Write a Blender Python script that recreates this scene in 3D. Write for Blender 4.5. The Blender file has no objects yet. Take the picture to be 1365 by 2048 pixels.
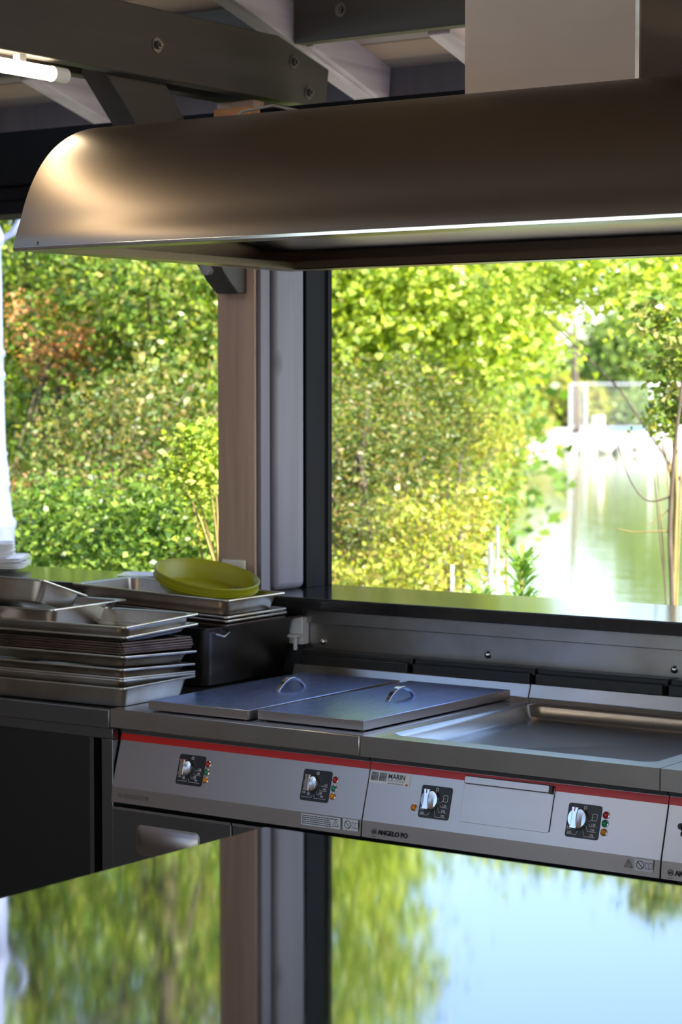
import bpy, bmesh, math, random
import numpy as np
from mathutils import Vector, Matrix, Euler
random.seed(7); rng = np.random.default_rng(11)
C = bpy.context.scene.collection
scn = bpy.context.scene
PI = math.pi; R = math.radians

# ------------------------------------------------------------------ camera
CAMZ = 1.73; F = 4380.0; YAW = R(34.9); PITCH = math.atan(239 / F)
cd = bpy.data.cameras.new('camera'); cam = bpy.data.objects.new('camera', cd); C.objects.link(cam)
cam.location = (0, 0, CAMZ); cam.rotation_euler = (PI/2 - PITCH, 0, YAW)
cd.sensor_fit = 'VERTICAL'; cd.sensor_height = 36; cd.sensor_width = 24
cd.lens = F / 2048 * 36
cd.clip_end = 2000; cd.clip_start = 0.05
cd.dof.use_dof = True; cd.dof.focus_distance = 5.1; cd.dof.aperture_fstop = 5.0
scn.camera = cam
# ------------------------------------------------------------------ light
w = bpy.data.worlds.new('sky'); scn.world = w; w.use_nodes = True
nt = w.node_tree; nt.nodes.clear()
sky = nt.nodes.new('ShaderNodeTexSky'); sky.sky_type = 'NISHITA'; sky.sun_disc = False
sky.sun_elevation = R(38); sky.sun_rotation = R(90); sky.air_density = 1.0; sky.dust_density = 1.2; sky.altitude = 100
bg = nt.nodes.new('ShaderNodeBackground'); bg.inputs['Strength'].default_value = 0.30
wo = nt.nodes.new('ShaderNodeOutputWorld')
nt.links.new(sky.outputs[0], bg.inputs[0]); nt.links.new(bg.outputs[0], wo.inputs[0])
sd = bpy.data.lights.new('sun', 'SUN'); sd.energy = 12.0; sd.angle = R(0.6); sd.color = (1, .93, .80)
so = bpy.data.objects.new('sun', sd); C.objects.link(so)
SUN = Vector((0.86, 0.03, 0.60)).normalized()
so.rotation_euler = SUN.to_track_quat('Z', 'Y').to_euler(); so.location = (5, -3, 8)
vs = scn.view_settings; vs.view_transform = 'Standard'; vs.look = 'None'; vs.gamma = 1; vs.exposure = 0.95; vs.use_curve_mapping = False
TUBE = 17.0      # emission strength of the tubes

# ------------------------------------------------------------------ materials
def srgb(r, g, b):
    f = lambda c: (c/255/12.92) if c/255 <= .04045 else ((c/255+.055)/1.055)**2.4
    return (f(r), f(g), f(b), 1)
def newmat(name):
    m = bpy.data.materials.new(name); m.use_nodes = True
    return m, m.node_tree, m.node_tree.nodes['Principled BSDF']
def N(t, typ, **kw):
    n = t.nodes.new(typ)
    for k, v in kw.items():
        if hasattr(n, k): setattr(n, k, v)
        else: n.inputs[k].default_value = v
    return n
def coords(t, scale=(1, 1, 1), rot=(0, 0, 0), kind='Object'):
    tc = t.nodes.new('ShaderNodeTexCoord'); mp = t.nodes.new('ShaderNodeMapping')
    mp.inputs['Scale'].default_value = scale; mp.inputs['Rotation'].default_value = rot
    t.links.new(tc.outputs[kind], mp.inputs[0]); return mp.outputs[0]
def ramp(t, stops):
    r = t.nodes.new('ShaderNodeValToRGB'); e = r.color_ramp.elements
    while len(e) < len(stops): e.new(.5)
    for i, (p, c) in enumerate(stops): e[i].position = p; e[i].color = c
    return r
def plain(name, col, rough=.5, metal=0, var=.15, scale=8, bump=0, **kw):
    """colour with a small procedural variation"""
    m, t, b = newmat(name)
    n = N(t, 'ShaderNodeTexNoise', Scale=scale, Detail=5); t.links.new(coords(t), n.inputs['Vector'])
    d = tuple(c*(1-var) for c in col[:3]) + (1,); l = tuple(min(1, c*(1+var)) for c in col[:3]) + (1,)
    r = ramp(t, [(.3, d), (.7, l)]); t.links.new(n.outputs[0], r.inputs[0]); t.links.new(r.outputs[0], b.inputs['Base Color'])
    b.inputs['Roughness'].default_value = rough; b.inputs['Metallic'].default_value = metal
    if bump:
        bp = N(t, 'ShaderNodeBump', Strength=bump, Distance=.002); t.links.new(n.outputs[0], bp.inputs['Height']); t.links.new(bp.outputs[0], b.inputs['Normal'])
    for k, v in kw.items(): b.inputs[k.replace('_', ' ')].default_value = v
    return m
def steel(name, col=(.62, .61, .60), r0=.22, r1=.36, brush=(2, 150, 150), bump=.03, stain=None, stain_amt=.0, aniso=0):
    m, t, b = newmat(name)
    b.inputs['Metallic'].default_value = 1
    n = N(t, 'ShaderNodeTexNoise', Scale=1, Detail=6); t.links.new(coords(t, brush), n.inputs['Vector'])
    mr = N(t, 'ShaderNodeMapRange'); mr.inputs['To Min'].default_value = r0; mr.inputs['To Max'].default_value = r1
    n2 = N(t, 'ShaderNodeTexNoise', Scale=5, Detail=6); t.links.new(coords(t), n2.inputs['Vector'])
    mx = N(t, 'ShaderNodeMath', operation='MULTIPLY_ADD'); mx.inputs[1].default_value = .6
    t.links.new(n.outputs[0], mx.inputs[0]); 
    m4 = N(t, 'ShaderNodeMath', operation='MULTIPLY'); m4.inputs[1].default_value = .4
    t.links.new(n2.outputs[0], m4.inputs[0]); t.links.new(m4.outputs[0], mx.inputs[2])
    t.links.new(mx.outputs[0], mr.inputs[0]); t.links.new(mr.outputs[0], b.inputs['Roughness'])
    bp = N(t, 'ShaderNodeBump', Strength=bump, Distance=.001)
    t.links.new(n.outputs[0], bp.inputs['Height']); t.links.new(bp.outputs[0], b.inputs['Normal'])
    c = tuple(col) + (1,)
    if stain:
        r = ramp(t, [(.45, c), (.72, tuple(x*(1-stain_amt)+y*stain_amt for x, y in zip(col, stain)) + (1,))])
        t.links.new(n2.outputs[0], r.inputs[0]); t.links.new(r.outputs[0], b.inputs['Base Color'])
    else: b.inputs['Base Color'].default_value = c
    if aniso: b.inputs['Anisotropic'].default_value = aniso
    return m
def wood(name, base, dark, scale=(1.2, 18, 18), rough=.6, knots=True):
    m, t, b = newmat(name)
    n = N(t, 'ShaderNodeTexNoise', Scale=1, Detail=8, Distortion=.6); t.links.new(coords(t, scale), n.inputs['Vector'])
    r = ramp(t, [(.32, dark), (.6, base)]); t.links.new(n.outputs[0], r.inputs[0]); out = r.outputs[0]
    if knots:
        v = N(t, 'ShaderNodeTexVoronoi', Scale=1); t.links.new(coords(t, tuple(max(1.6, s*.28) for s in scale)), v.inputs['Vector'])
        k = ramp(t, [(.03, (1, 1, 1, 1)), (.09, (0, 0, 0, 1))]); t.links.new(v.outputs[0], k.inputs[0])
        mx = N(t, 'ShaderNodeMixRGB'); mx.inputs[2].default_value = tuple(c*.35 for c in dark[:3]) + (1,)
        t.links.new(k.outputs[0], mx.inputs[0]); t.links.new(out, mx.inputs[1]); out = mx.outputs[0]
    t.links.new(out, b.inputs['Base Color']); b.inputs['Roughness'].default_value = rough
    bp = N(t, 'ShaderNodeBump', Strength=.15, Distance=.002); t.links.new(n.outputs[0], bp.inputs['Height']); t.links.new(bp.outputs[0], b.inputs['Normal'])
    return m
def emit(name, col, s):
    m, t, b = newmat(name); b.inputs['Base Color'].default_value = (.9, .9, .9, 1)
    b.inputs['Emission Color'].default_value = col; b.inputs['Emission Strength'].default_value = s; return m
def leafmat(name, cols, trans=.5, tcol_gain=1.15):
    m, t, b = newmat(name)
    g = t.nodes.new('ShaderNodeNewGeometry')
    r = ramp(t, [(i/(len(cols)-1), c) for i, c in enumerate(cols)]); t.links.new(g.outputs['Random Per Island'], r.inputs[0])
    t.links.new(r.outputs[0], b.inputs['Base Color']); b.inputs['Roughness'].default_value = .42
    tr = t.nodes.new('ShaderNodeBsdfTranslucent'); mg = N(t, 'ShaderNodeMixRGB', blend_type='MULTIPLY'); mg.inputs[0].default_value = 1
    mg.inputs[2].default_value = (1.25*tcol_gain, 1.15*tcol_gain, .6, 1); t.links.new(r.outputs[0], mg.inputs[1]); t.links.new(mg.outputs[0], tr.inputs[0])
    mx = t.nodes.new('ShaderNodeMixShader'); mx.inputs[0].default_value = trans
    o = t.nodes['Material Output']; t.links.new(b.outputs[0], mx.inputs[1]); t.links.new(tr.outputs[0], mx.inputs[2]); t.links.new(mx.outputs[0], o.inputs[0])
    return m

M = {}
M['panel'] = steel('brushed steel panel', (.49, .44, .43), .28, .38, (3, 500, 500), bump=.01)
M['top'] = steel('range top steel', (.52, .51, .51), .20, .30, (3, 500, 500), bump=.006, stain=(.35, .28, .2), stain_amt=.3)
M['lid'] = steel('lid steel', (.42, .55, .98), .24, .31, (600, 3, 600), bump=.002)  # even blue tint in the base colour of the lid tops
M['table'] = steel('scratched table steel', (.345, .355, .375), .03, .07, (2, 30, 30), bump=.002)
M['hood'] = steel('hood steel', (.18, .145, .115), .29, .38, (1.2, 260, 260), bump=.03)
M['hoodin'] = steel('hood inner steel', (.42, .42, .42), .25, .4, (1.2, 100, 100))
M['duct'] = steel('duct steel', (.28, .215, .175), .42, .55, (3, 40, 40), stain=(.3, .24, .2), stain_amt=.6)
M['tray'] = steel('worn tray steel', (.56, .53, .49), .24, .42, (6, 6, 120), stain=(.30, .22, .14), stain_amt=.8)
M['burnt'] = steel('burnt tray steel', (.13, .09, .075), .35, .55, (6, 6, 60), stain=(.05, .03, .025), stain_amt=.9)
M['splash'] = steel('splash panel steel', (.44, .41, .39), .28, .44, (2, 200, 200), stain=(.25, .2, .17), stain_amt=.5)
M['cab'] = steel('cabinet steel', (.20, .20, .205), .28, .42, (180, 180, 2))
M['dcab'] = steel('dark sliding door steel', (.075, .075, .078), .35, .5, (200, 200, 2))
M['chrome'] = plain('chrome', (.62, .62, .64, 1), .14, 1, .02)
M['blackp'] = plain('black plastic', (.012, .012, .014, 1), .38, 0, .2)
M['flue'] = plain('black enamel flue', (.016, .016, .018, 1), .45, 0, .2)
M['darkpan'] = steel('blackened pan steel', (.09, .085, .08), .33, .5, (4, 4, 90), stain=(.05, .045, .04), stain_amt=.8)
M['red'] = plain('red stripe', srgb(215, 28, 14), .35, 0, .05)
M['sill'] = plain('black polished stone', (.018, .018, .020, 1), .13, 0, .5, 60, IOR=1.75)
M['frame'] = plain('anthracite frame', (.008, .009, .013, 1), .75, 0, .15, Specular_IOR_Level=.12)
M['wallp'] = plain('dark wall', (.05, .05, .055, 1), .7, 0, .2)
M['wallg'] = plain('left wall boards', (.16, .13, .11, 1), .7, 0, .2)
M['post'] = wood('pale post wood', srgb(178, 154, 142), srgb(156, 132, 120), (16, 16, 1.1))
M['gpost'] = wood('grey painted wood', srgb(110, 109, 124), srgb(98, 97, 112), (14, 14, 1.0))
M['beam'] = wood('grey stained beam', srgb(60, 56, 57), srgb(50, 47, 47), (18, 1.2, 18))
M['beamx'] = wood('grey stained beam across', srgb(60, 56, 57), srgb(50, 47, 47), (1.2, 18, 18))
M['raft'] = wood('pale grey rafter', srgb(176, 168, 184), srgb(152, 144, 160), (18, 1.2, 18))
M['block'] = wood('raw wood', srgb(180, 130, 90), srgb(140, 95, 60), (3, 30, 30))
M['floor'] = plain('concrete floor', (.22, .21, .20, 1), .55, 0, .15, 3)
M['white'] = plain('white plastic', (.86, .85, .84, 1), .4, 0, .03)
M['plate'] = plain('white porcelain', (.85, .85, .88, 1), .15, 0, .02)
M['bowl'] = plain('olive green plastic', srgb(142, 142, 10), .45, 0, .05)
M['lamp'] = plain('pale blue cast iron paint', srgb(98, 110, 142), .6, 0, .08, 30, bump=.3)
M['silver'] = plain('grey label', srgb(215, 220, 232), .35, 0, .03)
M['ink'] = plain('black ink', (.02, .02, .022, 1), .5, 0, .05)
M['print'] = plain('white print', (.85, .85, .85, 1), .5, 0, .02)
M['photo'] = plain('grey printed square', (.22, .22, .24, 1), .4, 0, .6, 120)
M['lr'] = plain('red lens', srgb(190, 12, 8), .15, 0, .05, Coat_Weight=.5)
M['lg'] = plain('green lens', srgb(10, 140, 100), .15, 0, .05, Coat_Weight=.5)
M['lo'] = plain('amber lens', srgb(235, 140, 5), .15, 0, .05, Coat_Weight=.5)
M['cable'] = plain('grey cable', (.25, .24, .23, 1), .5)
M['bark'] = plain('bark', srgb(78, 68, 58), .8, 0, .35, 12, bump=.6)
M['twig'] = plain('yellow bark twig', srgb(132, 116, 66), .7, 0, .3, 12)
M['rock'] = plain('pale boulder', (.45, .41, .35, 1), .8, 0, .2, 3, bump=.5)
M['concrete'] = plain('white concrete', (.8, .78, .76, 1), .7, 0, .05)
M['galv'] = plain('galvanised wire', (.42, .44, .48, 1), .4, .3, .05)
M['boltm'] = plain('dull zinc bolt', (.14, .135, .13, 1), .45, .8, .1)
M['blue'] = plain('blue plastic pipe', srgb(70, 130, 190), .5)
M['tube'] = emit('led tube light', (1, .80, .52, 1), TUBE)
# roof boards
m, t, b = newmat('roof boards'); M['boards'] = m
wv = N(t, 'ShaderNodeTexWave', Scale=1.35, wave_profile='SAW'); wv.bands_direction = 'Y'; t.links.new(coords(t), wv.inputs['Vector'])
r1 = ramp(t, [(0, (.01, .01, .01, 1)), (.06, (.30, .22, .17, 1)), (.5, (.34, .27, .22, 1)), (.52, (.20, .18, .18, 1)), (.95, (.24, .21, .21, 1))])
t.links.new(wv.outputs[0], r1.inputs[0]); t.links.new(r1.outputs[0], b.inputs['Base Color']); b.inputs['Roughness'].default_value = .6
# ground with grass/earth, water
m, t, b = newmat('bank earth and grass'); M['bank'] = m
n = N(t, 'ShaderNodeTexNoise', Scale=.9, Detail=8); t.links.new(coords(t), n.inputs['Vector'])
r1 = ramp(t, [(.35, srgb(96, 88, 50)), (.5, srgb(100, 120, 45)), (.65, srgb(170, 150, 100))]); t.links.new(n.outputs[0], r1.inputs[0]); t.links.new(r1.outputs[0], b.inputs['Base Color']); b.inputs['Roughness'].default_value = .9
m, t, b = newmat('pond water'); M['water'] = m
b.inputs['Base Color'].default_value = srgb(92, 104, 58); b.inputs['Roughness'].default_value = .06; b.inputs['IOR'].default_value = 1.33; b.inputs['Specular IOR Level'].default_value = .9
n = N(t, 'ShaderNodeTexNoise', Scale=1, Detail=3); t.links.new(coords(t, (1.2, 4.0, 1), (0, 0, -R(30))), n.inputs['Vector'])
bp = N(t, 'ShaderNodeBump', Strength=.12, Distance=.05); t.links.new(n.outputs[0], bp.inputs['Height']); t.links.new(bp.outputs[0], b.inputs['Normal'])
M['gravel'] = plain('pale gravel', (.44, .41, .38, 1), .85, 0, .12, 6)
L_oak = leafmat('oak leaves', [srgb(84, 112, 30), srgb(128, 156, 46), srgb(168, 188, 72), srgb(186, 198, 104), srgb(104, 136, 40)])
L_dark = leafmat('deep green leaves', [srgb(52, 84, 34), srgb(84, 120, 46), srgb(132, 160, 66), srgb(68, 102, 42), srgb(160, 180, 90)])
L_mid = leafmat('mixed leaves', [srgb(60, 92, 36), srgb(98, 130, 50), srgb(146, 166, 72), srgb(84, 118, 48), srgb(160, 156, 84), srgb(74, 104, 44)])
L_olive = leafmat('olive leaves', [srgb(66, 90, 44), srgb(98, 118, 58), srgb(132, 144, 78), srgb(148, 126, 84), srgb(84, 108, 52), srgb(74, 100, 50)])
L_yel = leafmat('yellow leaves', [srgb(120, 140, 56), srgb(176, 182, 84), srgb(144, 160, 62), srgb(156, 140, 84), srgb(104, 128, 50)])
L_rust = leafmat('rust leaves', [srgb(216, 150, 106), srgb(228, 170, 128), srgb(170, 136, 80), srgb(226, 180, 140)])
L_spike = leafmat('spiky leaves', [srgb(110, 150, 70), srgb(150, 184, 96), srgb(90, 132, 60)])
L_far = leafmat('far leaves', [srgb(84, 110, 60), srgb(120, 146, 72), srgb(100, 126, 66)])
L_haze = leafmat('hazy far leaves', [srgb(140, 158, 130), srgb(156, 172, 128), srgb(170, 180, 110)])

# ------------------------------------------------------------------ mesh helpers
class MB:
    def __init__(s): s.v = []; s.f = []
    def add(s, vs, fs, xf=None):
        o = len(s.v)
        for p in vs:
            p = Vector(p)
            s.v.append(xf @ p if xf else p)
        s.f += [tuple(i+o for i in f) for f in fs]; return s
    def box(s, x0, x1, y0, y1, z0, z1, xf=None):
        return s.add([(x0,y0,z0),(x1,y0,z0),(x1,y1,z0),(x0,y1,z0),(x0,y0,z1),(x1,y0,z1),(x1,y1,z1),(x0,y1,z1)],
            [(0,3,2,1),(4,5,6,7),(0,1,5,4),(1,2,6,5),(2,3,7,6),(3,0,4,7)], xf)
    def prism_x(s, prof, x0, x1, xf=None):      # polygon in (y,z) extruded along x
        n = len(prof); v = [(x0, y, z) for y, z in prof] + [(x1, y, z) for y, z in prof]
        return s.add(v, [tuple(range(n)), tuple(range(2*n-1, n-1, -1))] + [(i, i+n, (i+1) % n + n, (i+1) % n) for i in range(n)], xf)
    def prism_z(s, prof, z0, z1, xf=None):      # polygon in (x,y)
        n = len(prof); v = [(x, y, z0) for x, y in prof] + [(x, y, z1) for x, y in prof]
        return s.add(v, [tuple(range(n))[::-1], tuple(range(n, 2*n))] + [(i, (i+1) % n, (i+1) % n + n, i+n) for i in range(n)], xf)
    def tube(s, pts, rad, n=8, xf=None):
        pts = [Vector(p) for p in pts]; rads = rad if isinstance(rad, (list, tuple)) else [rad]*len(pts)
        v = []; f = []; up = Vector((0, 0, 1)); prev = None
        for i, p in enumerate(pts):
            d = (pts[min(i+1, len(pts)-1)] - pts[max(i-1, 0)]).normalized()
            a = d.cross(up) if abs(d.z) < .95 else d.cross(Vector((1, 0, 0)))
            if prev is not None:
                a = prev - d*prev.dot(d)
            a.normalize(); prev = a; b_ = d.cross(a)
            for k in range(n):
                t_ = 2*PI*k/n; v.append(p + a*math.cos(t_)*rads[i] + b_*math.sin(t_)*rads[i])
        for i in range(len(pts)-1):
            for k in range(n): f.append((i*n+k, i*n+(k+1) % n, (i+1)*n+(k+1) % n, (i+1)*n+k))
        f.append(tuple(range(n))[::-1]); f.append(tuple(range((len(pts)-1)*n, len(pts)*n)))
        return s.add(v, f, xf)
    def cyl(s, p0, p1, r, n=20, r1=None, xf=None): return s.tube([p0, p1], [r, r if r1 is None else r1], n, xf)
    def lathe(s, prof, n=32, xf=None, closed=False):
        v = []; f = []; m_ = len(prof)
        for r, z in prof:
            for k in range(n): v.append((r*math.cos(2*PI*k/n), r*math.sin(2*PI*k/n), z))
        for i in range(m_-1 if not closed else m_):
            j = (i+1) % m_
            for k in range(n): f.append((i*n+k, i*n+(k+1) % n, j*n+(k+1) % n, j*n+k))
        if not closed: f.append(tuple(range(n))[::-1]); f.append(tuple(range((m_-1)*n, m_*n)))
        return s.add(v, f, xf)
    def build(s, name, mat, parent=None, org=None, bevel=0, seg=2, smooth=35, recalc=True):
        me = bpy.data.meshes.new(name)
        if org is not None: vs_ = [tuple(p - Vector(org)) for p in s.v]
        else: vs_ = [tuple(p) for p in s.v]
        me.from_pydata(vs_, [], s.f)
        if recalc:
            b_ = bmesh.new(); b_.from_mesh(me); bmesh.ops.recalc_face_normals(b_, faces=b_.faces); b_.to_mesh(me); b_.free()
        me.materials.append(M[mat] if isinstance(mat, str) else mat)
        if smooth:
            me.polygons.foreach_set('use_smooth', [True]*len(me.polygons)); me.set_sharp_from_angle(angle=R(smooth))
        o = bpy.data.objects.new(name, me); C.objects.link(o)
        if parent: o.parent = parent
        if bevel:
            md = o.modifiers.new('bevel', 'BEVEL'); md.width = bevel; md.segments = seg; md.limit_method = 'ANGLE'; md.angle_limit = R(40); md.harden_normals = False
        return o
def tag(o, label=None, cat=None, group=None, kind=None):
    if label: o['label'] = label
    if cat: o['category'] = cat
    if group: o['group'] = group
    if kind: o['kind'] = kind
    return o
class Thing:
    def __init__(s, name, label, cat, loc=(0, 0, 0), group=None):
        s.o = bpy.data.objects.new(name, None); C.objects.link(s.o); s.o.location = loc; s.loc = Vector(loc)
        s.o.empty_display_size = .05; tag(s.o, label, cat, group)
    def part(s, name, mb, mat, parent=None, label=None, **kw):
        p = mb.build(name, mat, parent or s.o, s.loc, **kw)
        if label: p['label'] = label
        return p
def structure(name, mb, mat, **kw):
    o = mb.build(name, mat, **kw); o['kind'] = 'structure'; return o
def copy_thing(o, parent=None):
    c = o.copy(); C.objects.link(c)
    if parent: c.parent = parent
    for ch in list(o.children): copy_thing(ch, c)
    return c
def text_mb(s, size, xf, ext=.0003, align='LEFT', bold=0.0, sx=1.0):
    cu = bpy.data.curves.new('lettering', 'FONT'); cu.body = s; cu.size = size; cu.extrude = ext; cu.align_x = align; cu.offset = bold
    cu.resolution_u = 3
    o = bpy.data.objects.new('lettering', cu); C.objects.link(o)
    dg = bpy.context.evaluated_depsgraph_get(); me = bpy.data.meshes.new_from_object(o.evaluated_get(dg))
    mb = MB(); mb.add([(v.co.x*sx, v.co.y, v.co.z) for v in me.vertices], [tuple(p.vertices) for p in me.polygons], xf)
    bpy.data.objects.remove(o); bpy.data.curves.remove(cu); bpy.data.meshes.remove(me)
    return mb
def G(u, d):      # ground point seen in that direction at that distance
    a = YAW - math.atan((u - 682.5)/F); return (-d*math.sin(a), d*math.cos(a))
def Zv(v, d): return CAMZ - (v - 785)/F*d

# ------------------------------------------------------------------ structure
RX0, RX1 = -5.75, 1.9
structure('floor', MB().box(RX0-.2, RX1+.2, -6.2, 5.6, -.12, 0), 'floor')
structure('wall_back', MB().box(RX0, RX1, 5.275, 5.6, 0, 1.088), 'wallp')
structure('wall_left', MB().box(RX0-.12, RX0, .1, 5.6, 0, 2.9), 'wallg')
structure('added_low_wall', MB().box(RX0-.12, RX0, -6.03, .1, 0, 1.75), 'wallg')  # unseen low wall, added to darken what the range fronts reflect
structure('wall_front', MB().box(RX0, RX1, -6.15, -6.03, 0, .9), 'wallg')  # unseen; added and kept low to shape the light from the yard
structure('wall_right', MB().box(RX1, RX1+.12, -2.5, 5.6, 0, 3.0), 'wallg')
# roof: boards on a 16 degree slope, both sides of the ridge
K = .287
def zr(y): return 2.66 + (6.0 - y)*K      # underside of rafters
rb = MB(); t0 = .125
rb.prism_x([(6.12, zr(6.12)+t0), (0, zr(0)+t0), (-6.2, zr(6.2)+t0), (-6.2, zr(6.2)+t0+.05), (0, zr(0)+t0+.05), (6.12, zr(6.12)+t0+.05)], RX0-.4, RX1+.4)
structure('ceiling', rb, 'boards', smooth=0)
structure('trim_1', MB().box(RX0-.3, RX1+.3, 6.0, 6.03, 2.60, 2.79), 'gpost')
structure('trim_2', MB().box(RX0-.03, RX0+.02, 5.42, 6.0, 2.60, 2.9), 'gpost')
# wall plate / shutter box over the openings
h = MB(); h.box(RX0, RX1, 5.24, 5.44, 2.40, 2.572); structure('trim_3', h, 'frame', bevel=.004)
h = MB(); h.box(RX0, RX1, 5.27, 5.42, 2.352, 2.40); h.box(RX0, RX1, 5.25, 5.43, 2.308, 2.352); structure('window_1', h, 'frame', bevel=.008)
# black stone sill
sl = MB().box(RX0, RX1, 5.205, 5.62, 1.09, 1.127)
sl = sl.build('stone_sill', 'sill', bevel=.003); tag(sl, 'long black polished stone sill running under both open windows', 'sill')
# window jamb frame at the post
wf = MB(); wf.box(-4.09, -3.95, 5.475, 5.605, 1.127, 2.31); wf.box(-3.95, -3.944, 5.583, 5.605, 1.127, 2.31); wf.box(-3.95, -3.947, 5.575, 5.579, 1.127, 2.31)
structure('window_2', wf, 'frame', bevel=.002)
# posts
T = Thing('wooden_post', 'pale wooden post standing on the black sill between the two window openings', 'post', (-4.04, 5.265, 1.127))
T.part('plank', MB().box(-4.112, -3.972, 5.24, 5.292, 1.127, 2.60), 'post', bevel=.003)
T.part('edge_batten', MB().box(-3.972, -3.958, 5.252, 5.30, 1.127, 2.40), 'gpost', bevel=.003, label='thin grey batten along the edge')
T2 = Thing('grey_post', 'grey painted timber post right of the pale wooden post, against the black window frame', 'post', (-4.03, 5.39, 1.127))
T2.part('timber', MB().box(-4.10, -3.95, 5.31, 5.473, 1.127, 2.40), 'gpost', bevel=.022, seg=4)
T2.part('gap_shade', MB().box(-4.09, -3.967, 5.292, 5.312, 1.127, 2.40), 'wallp', label='dark strip for the shade in the gap between the posts')  # dark colour stands in for the shade in the gap between the posts
T = Thing('wall_socket', 'small white wall socket low on the pale post behind the green bowl', 'socket', (-4.047, 5.24, 1.19))
T.part('cover_plate', MB().box(-4.092, -4.002, 5.230, 5.2395, 1.145, 1.225), 'white', bevel=.004)
T.part('rocker', MB().box(-4.065, -4.03, 5.226, 5.231, 1.16, 1.21), 'white', bevel=.002)

# ------------------------------------------------------------------ roof timbers
def beam_bolt(T, x, y, z, axis='x'):
    d = Vector((1, 0, 0)) if axis == 'x' else Vector((0, -1, 0)); p = Vector((x, y, z))
    b = MB(); b.cyl(p, p + d*.003, .021, 20); b.cyl(p + d*.003, p + d*.014, .0125, 6); b.cyl(p+d*.014, p+d*.02, .006, 10)
    T.part('bolt', b, 'boltm')
def tie(name, label, x0, x1, bolts):
    T = Thing(name, label, 'beam', ((x0+x1)/2, 2.8, 2.607))
    T.part('timber', MB().prism_x([(-.4, 2.607), (5.585, 2.607), (5.605, 2.73), (5.34, 2.80), (-.4, 2.80)], x0, x1), 'beam', bevel=.003)
    for y, z in bolts: beam_bolt(T, x1, y, z)
BO = [(4.77, 2.698), (5.416, 2.729), (5.494, 2.646)]
tie('tie_beam', 'large grey tie beam with three bolts ending above the hood', -4.005, -3.955, BO)
tie('tie_beam', 'second plank of the tie beam, behind the bolted one, its end just showing', -4.138, -4.088, [])
def rafter(label, x0, x1, y0, y1, gr=None):
    T = MB(); T.prism_x([(y1, zr(y1)), (y0, zr(y0)), (y0, zr(y0)+t0), (y1, zr(y1)+t0)], x0, x1)
    o = T.build('rafter', 'raft', bevel=.003); tag(o, label, 'rafter', gr); return o
rafter('long sloping rafter passing behind the end of the bolted tie beam', -4.082, -4.010, 0, 5.985)
rafter('pale sloping rafter at far left, above the light tube end', -5.205, -5.125, 5.545, 5.985)
rafter('short pale rafter just left of the steel duct', -3.555, -3.475, 5.545, 5.985)
for i, x in enumerate((-2.88, -2.3, -1.7)):
    rafter(['pale rafter hidden behind the steel duct', 'pale rafter right of the duct top', 'pale rafter far right of the duct'][i], x, x+.08, 5.545, 5.985)
T = Thing('cross_beam', 'grey cross beam with one bolt, left of the duct, pale underside', 'beam', (-1, 5.51, 2.80))
T.part('timber', MB().box(-4.008, RX1, 5.49, 5.54, 2.80, 3.02), 'beamx', bevel=.003)
beam_bolt(T, -3.83, 5.49, 2.885, 'y')
b = MB().box(RX0, -4.14, 5.49, 5.54, 2.80, 3.0).build('cross_beam', 'beamx', bevel=.003); tag(b, 'left length of the grey cross beam above the left window', 'beam')
# gusset: end of the next tie, next to the long rafter
T = MB().prism_x([(5.56, 2.80), (5.985, 2.664), (6.0, 2.80), (6.0, 2.93), (5.56, 3.0)], -4.008, -3.985)
tag(T.build('rafter_cheek', 'raft', bevel=.002), 'slanted grey board fixed to the side of the long rafter, under the cross beam', 'board')
# knee brace
T = Thing('knee_brace', 'grey diagonal knee brace from the tie beam down to the pale post', 'brace', (-4.05, 5.24, 2.03))
T.part('timber', MB().prism_x([(5.239, 2.026), (5.20, 2.026), (5.155, 2.06), (4.60, 2.61), (4.60, 2.66), (4.81, 2.66), (5.239, 2.215)], -4.085, -4.0), 'beam', bevel=.003)
bb = MB(); c = Vector((-4.055, 5.118, 2.098)); dn = Vector((0, -.7, -.71)); bb.cyl(c, c+dn*.006, .022, 18); bb.cyl(c+dn*.006, c+dn*.02, .012, 6)
T.part('bolt', bb, 'galv')
for x in (-1.9, .2):   # further trusses, above and behind the viewer
    b = MB().prism_x([(-5.8, 2.607), (3.4, 2.607), (3.4, 2.80), (-5.8, 2.80)], x, x+.05)
    if x > 0: tag(b.build('tie_beam', 'beam'), 'tie beam far right, out above the table', 'beam')
# LED tubes
def led(label, p0, p1, r=.019, top=2.607):
    p0 = Vector(p0); p1 = Vector(p1); d = (p1-p0).normalized(); T = Thing('led_tube_light', label, 'light', p0)
    T.part('diffuser', MB().cyl(p0+d*.06, p1-d*.06, r, 24), 'tube')
    for a, s in ((p0, 1), (p1, -1)):
        e = MB(); e.cyl(a+d*s*.008, a+d*s*.062, r*1.08, 24); e.cyl(a, a+d*s*.01, r*.55, 16); T.part('end_cap', e, 'white')
    for k in (.15, .85):
        c_ = MB(); q = p0.lerp(p1, k); c_.box(q.x-.012, q.x+.012, q.y-.012, q.y+.012, q.z+r-.002, top)
        T.part('bracket', c_, 'galv')
led('glowing tube light fixed below the bolted tie beam at far left', (-3.975, 4.42, 2.572), (-3.975, 3.2, 2.572))
led('added unseen tube light below the tie beam out above the table', (.22, 2.6, 2.572), (.22, 1.3, 2.572))  # lamp added outside the view to brighten the kitchen
led('tube light under the cross beam, hidden behind the duct', (-3.33, 5.515, 2.765), (-2.3, 5.515, 2.765), top=2.80)
led('added unseen tube light further along the bolted tie beam', (-3.975, 1.6, 2.572), (-3.975, .4, 2.572))  # extra lamp added out of view to lift the interior light
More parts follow.
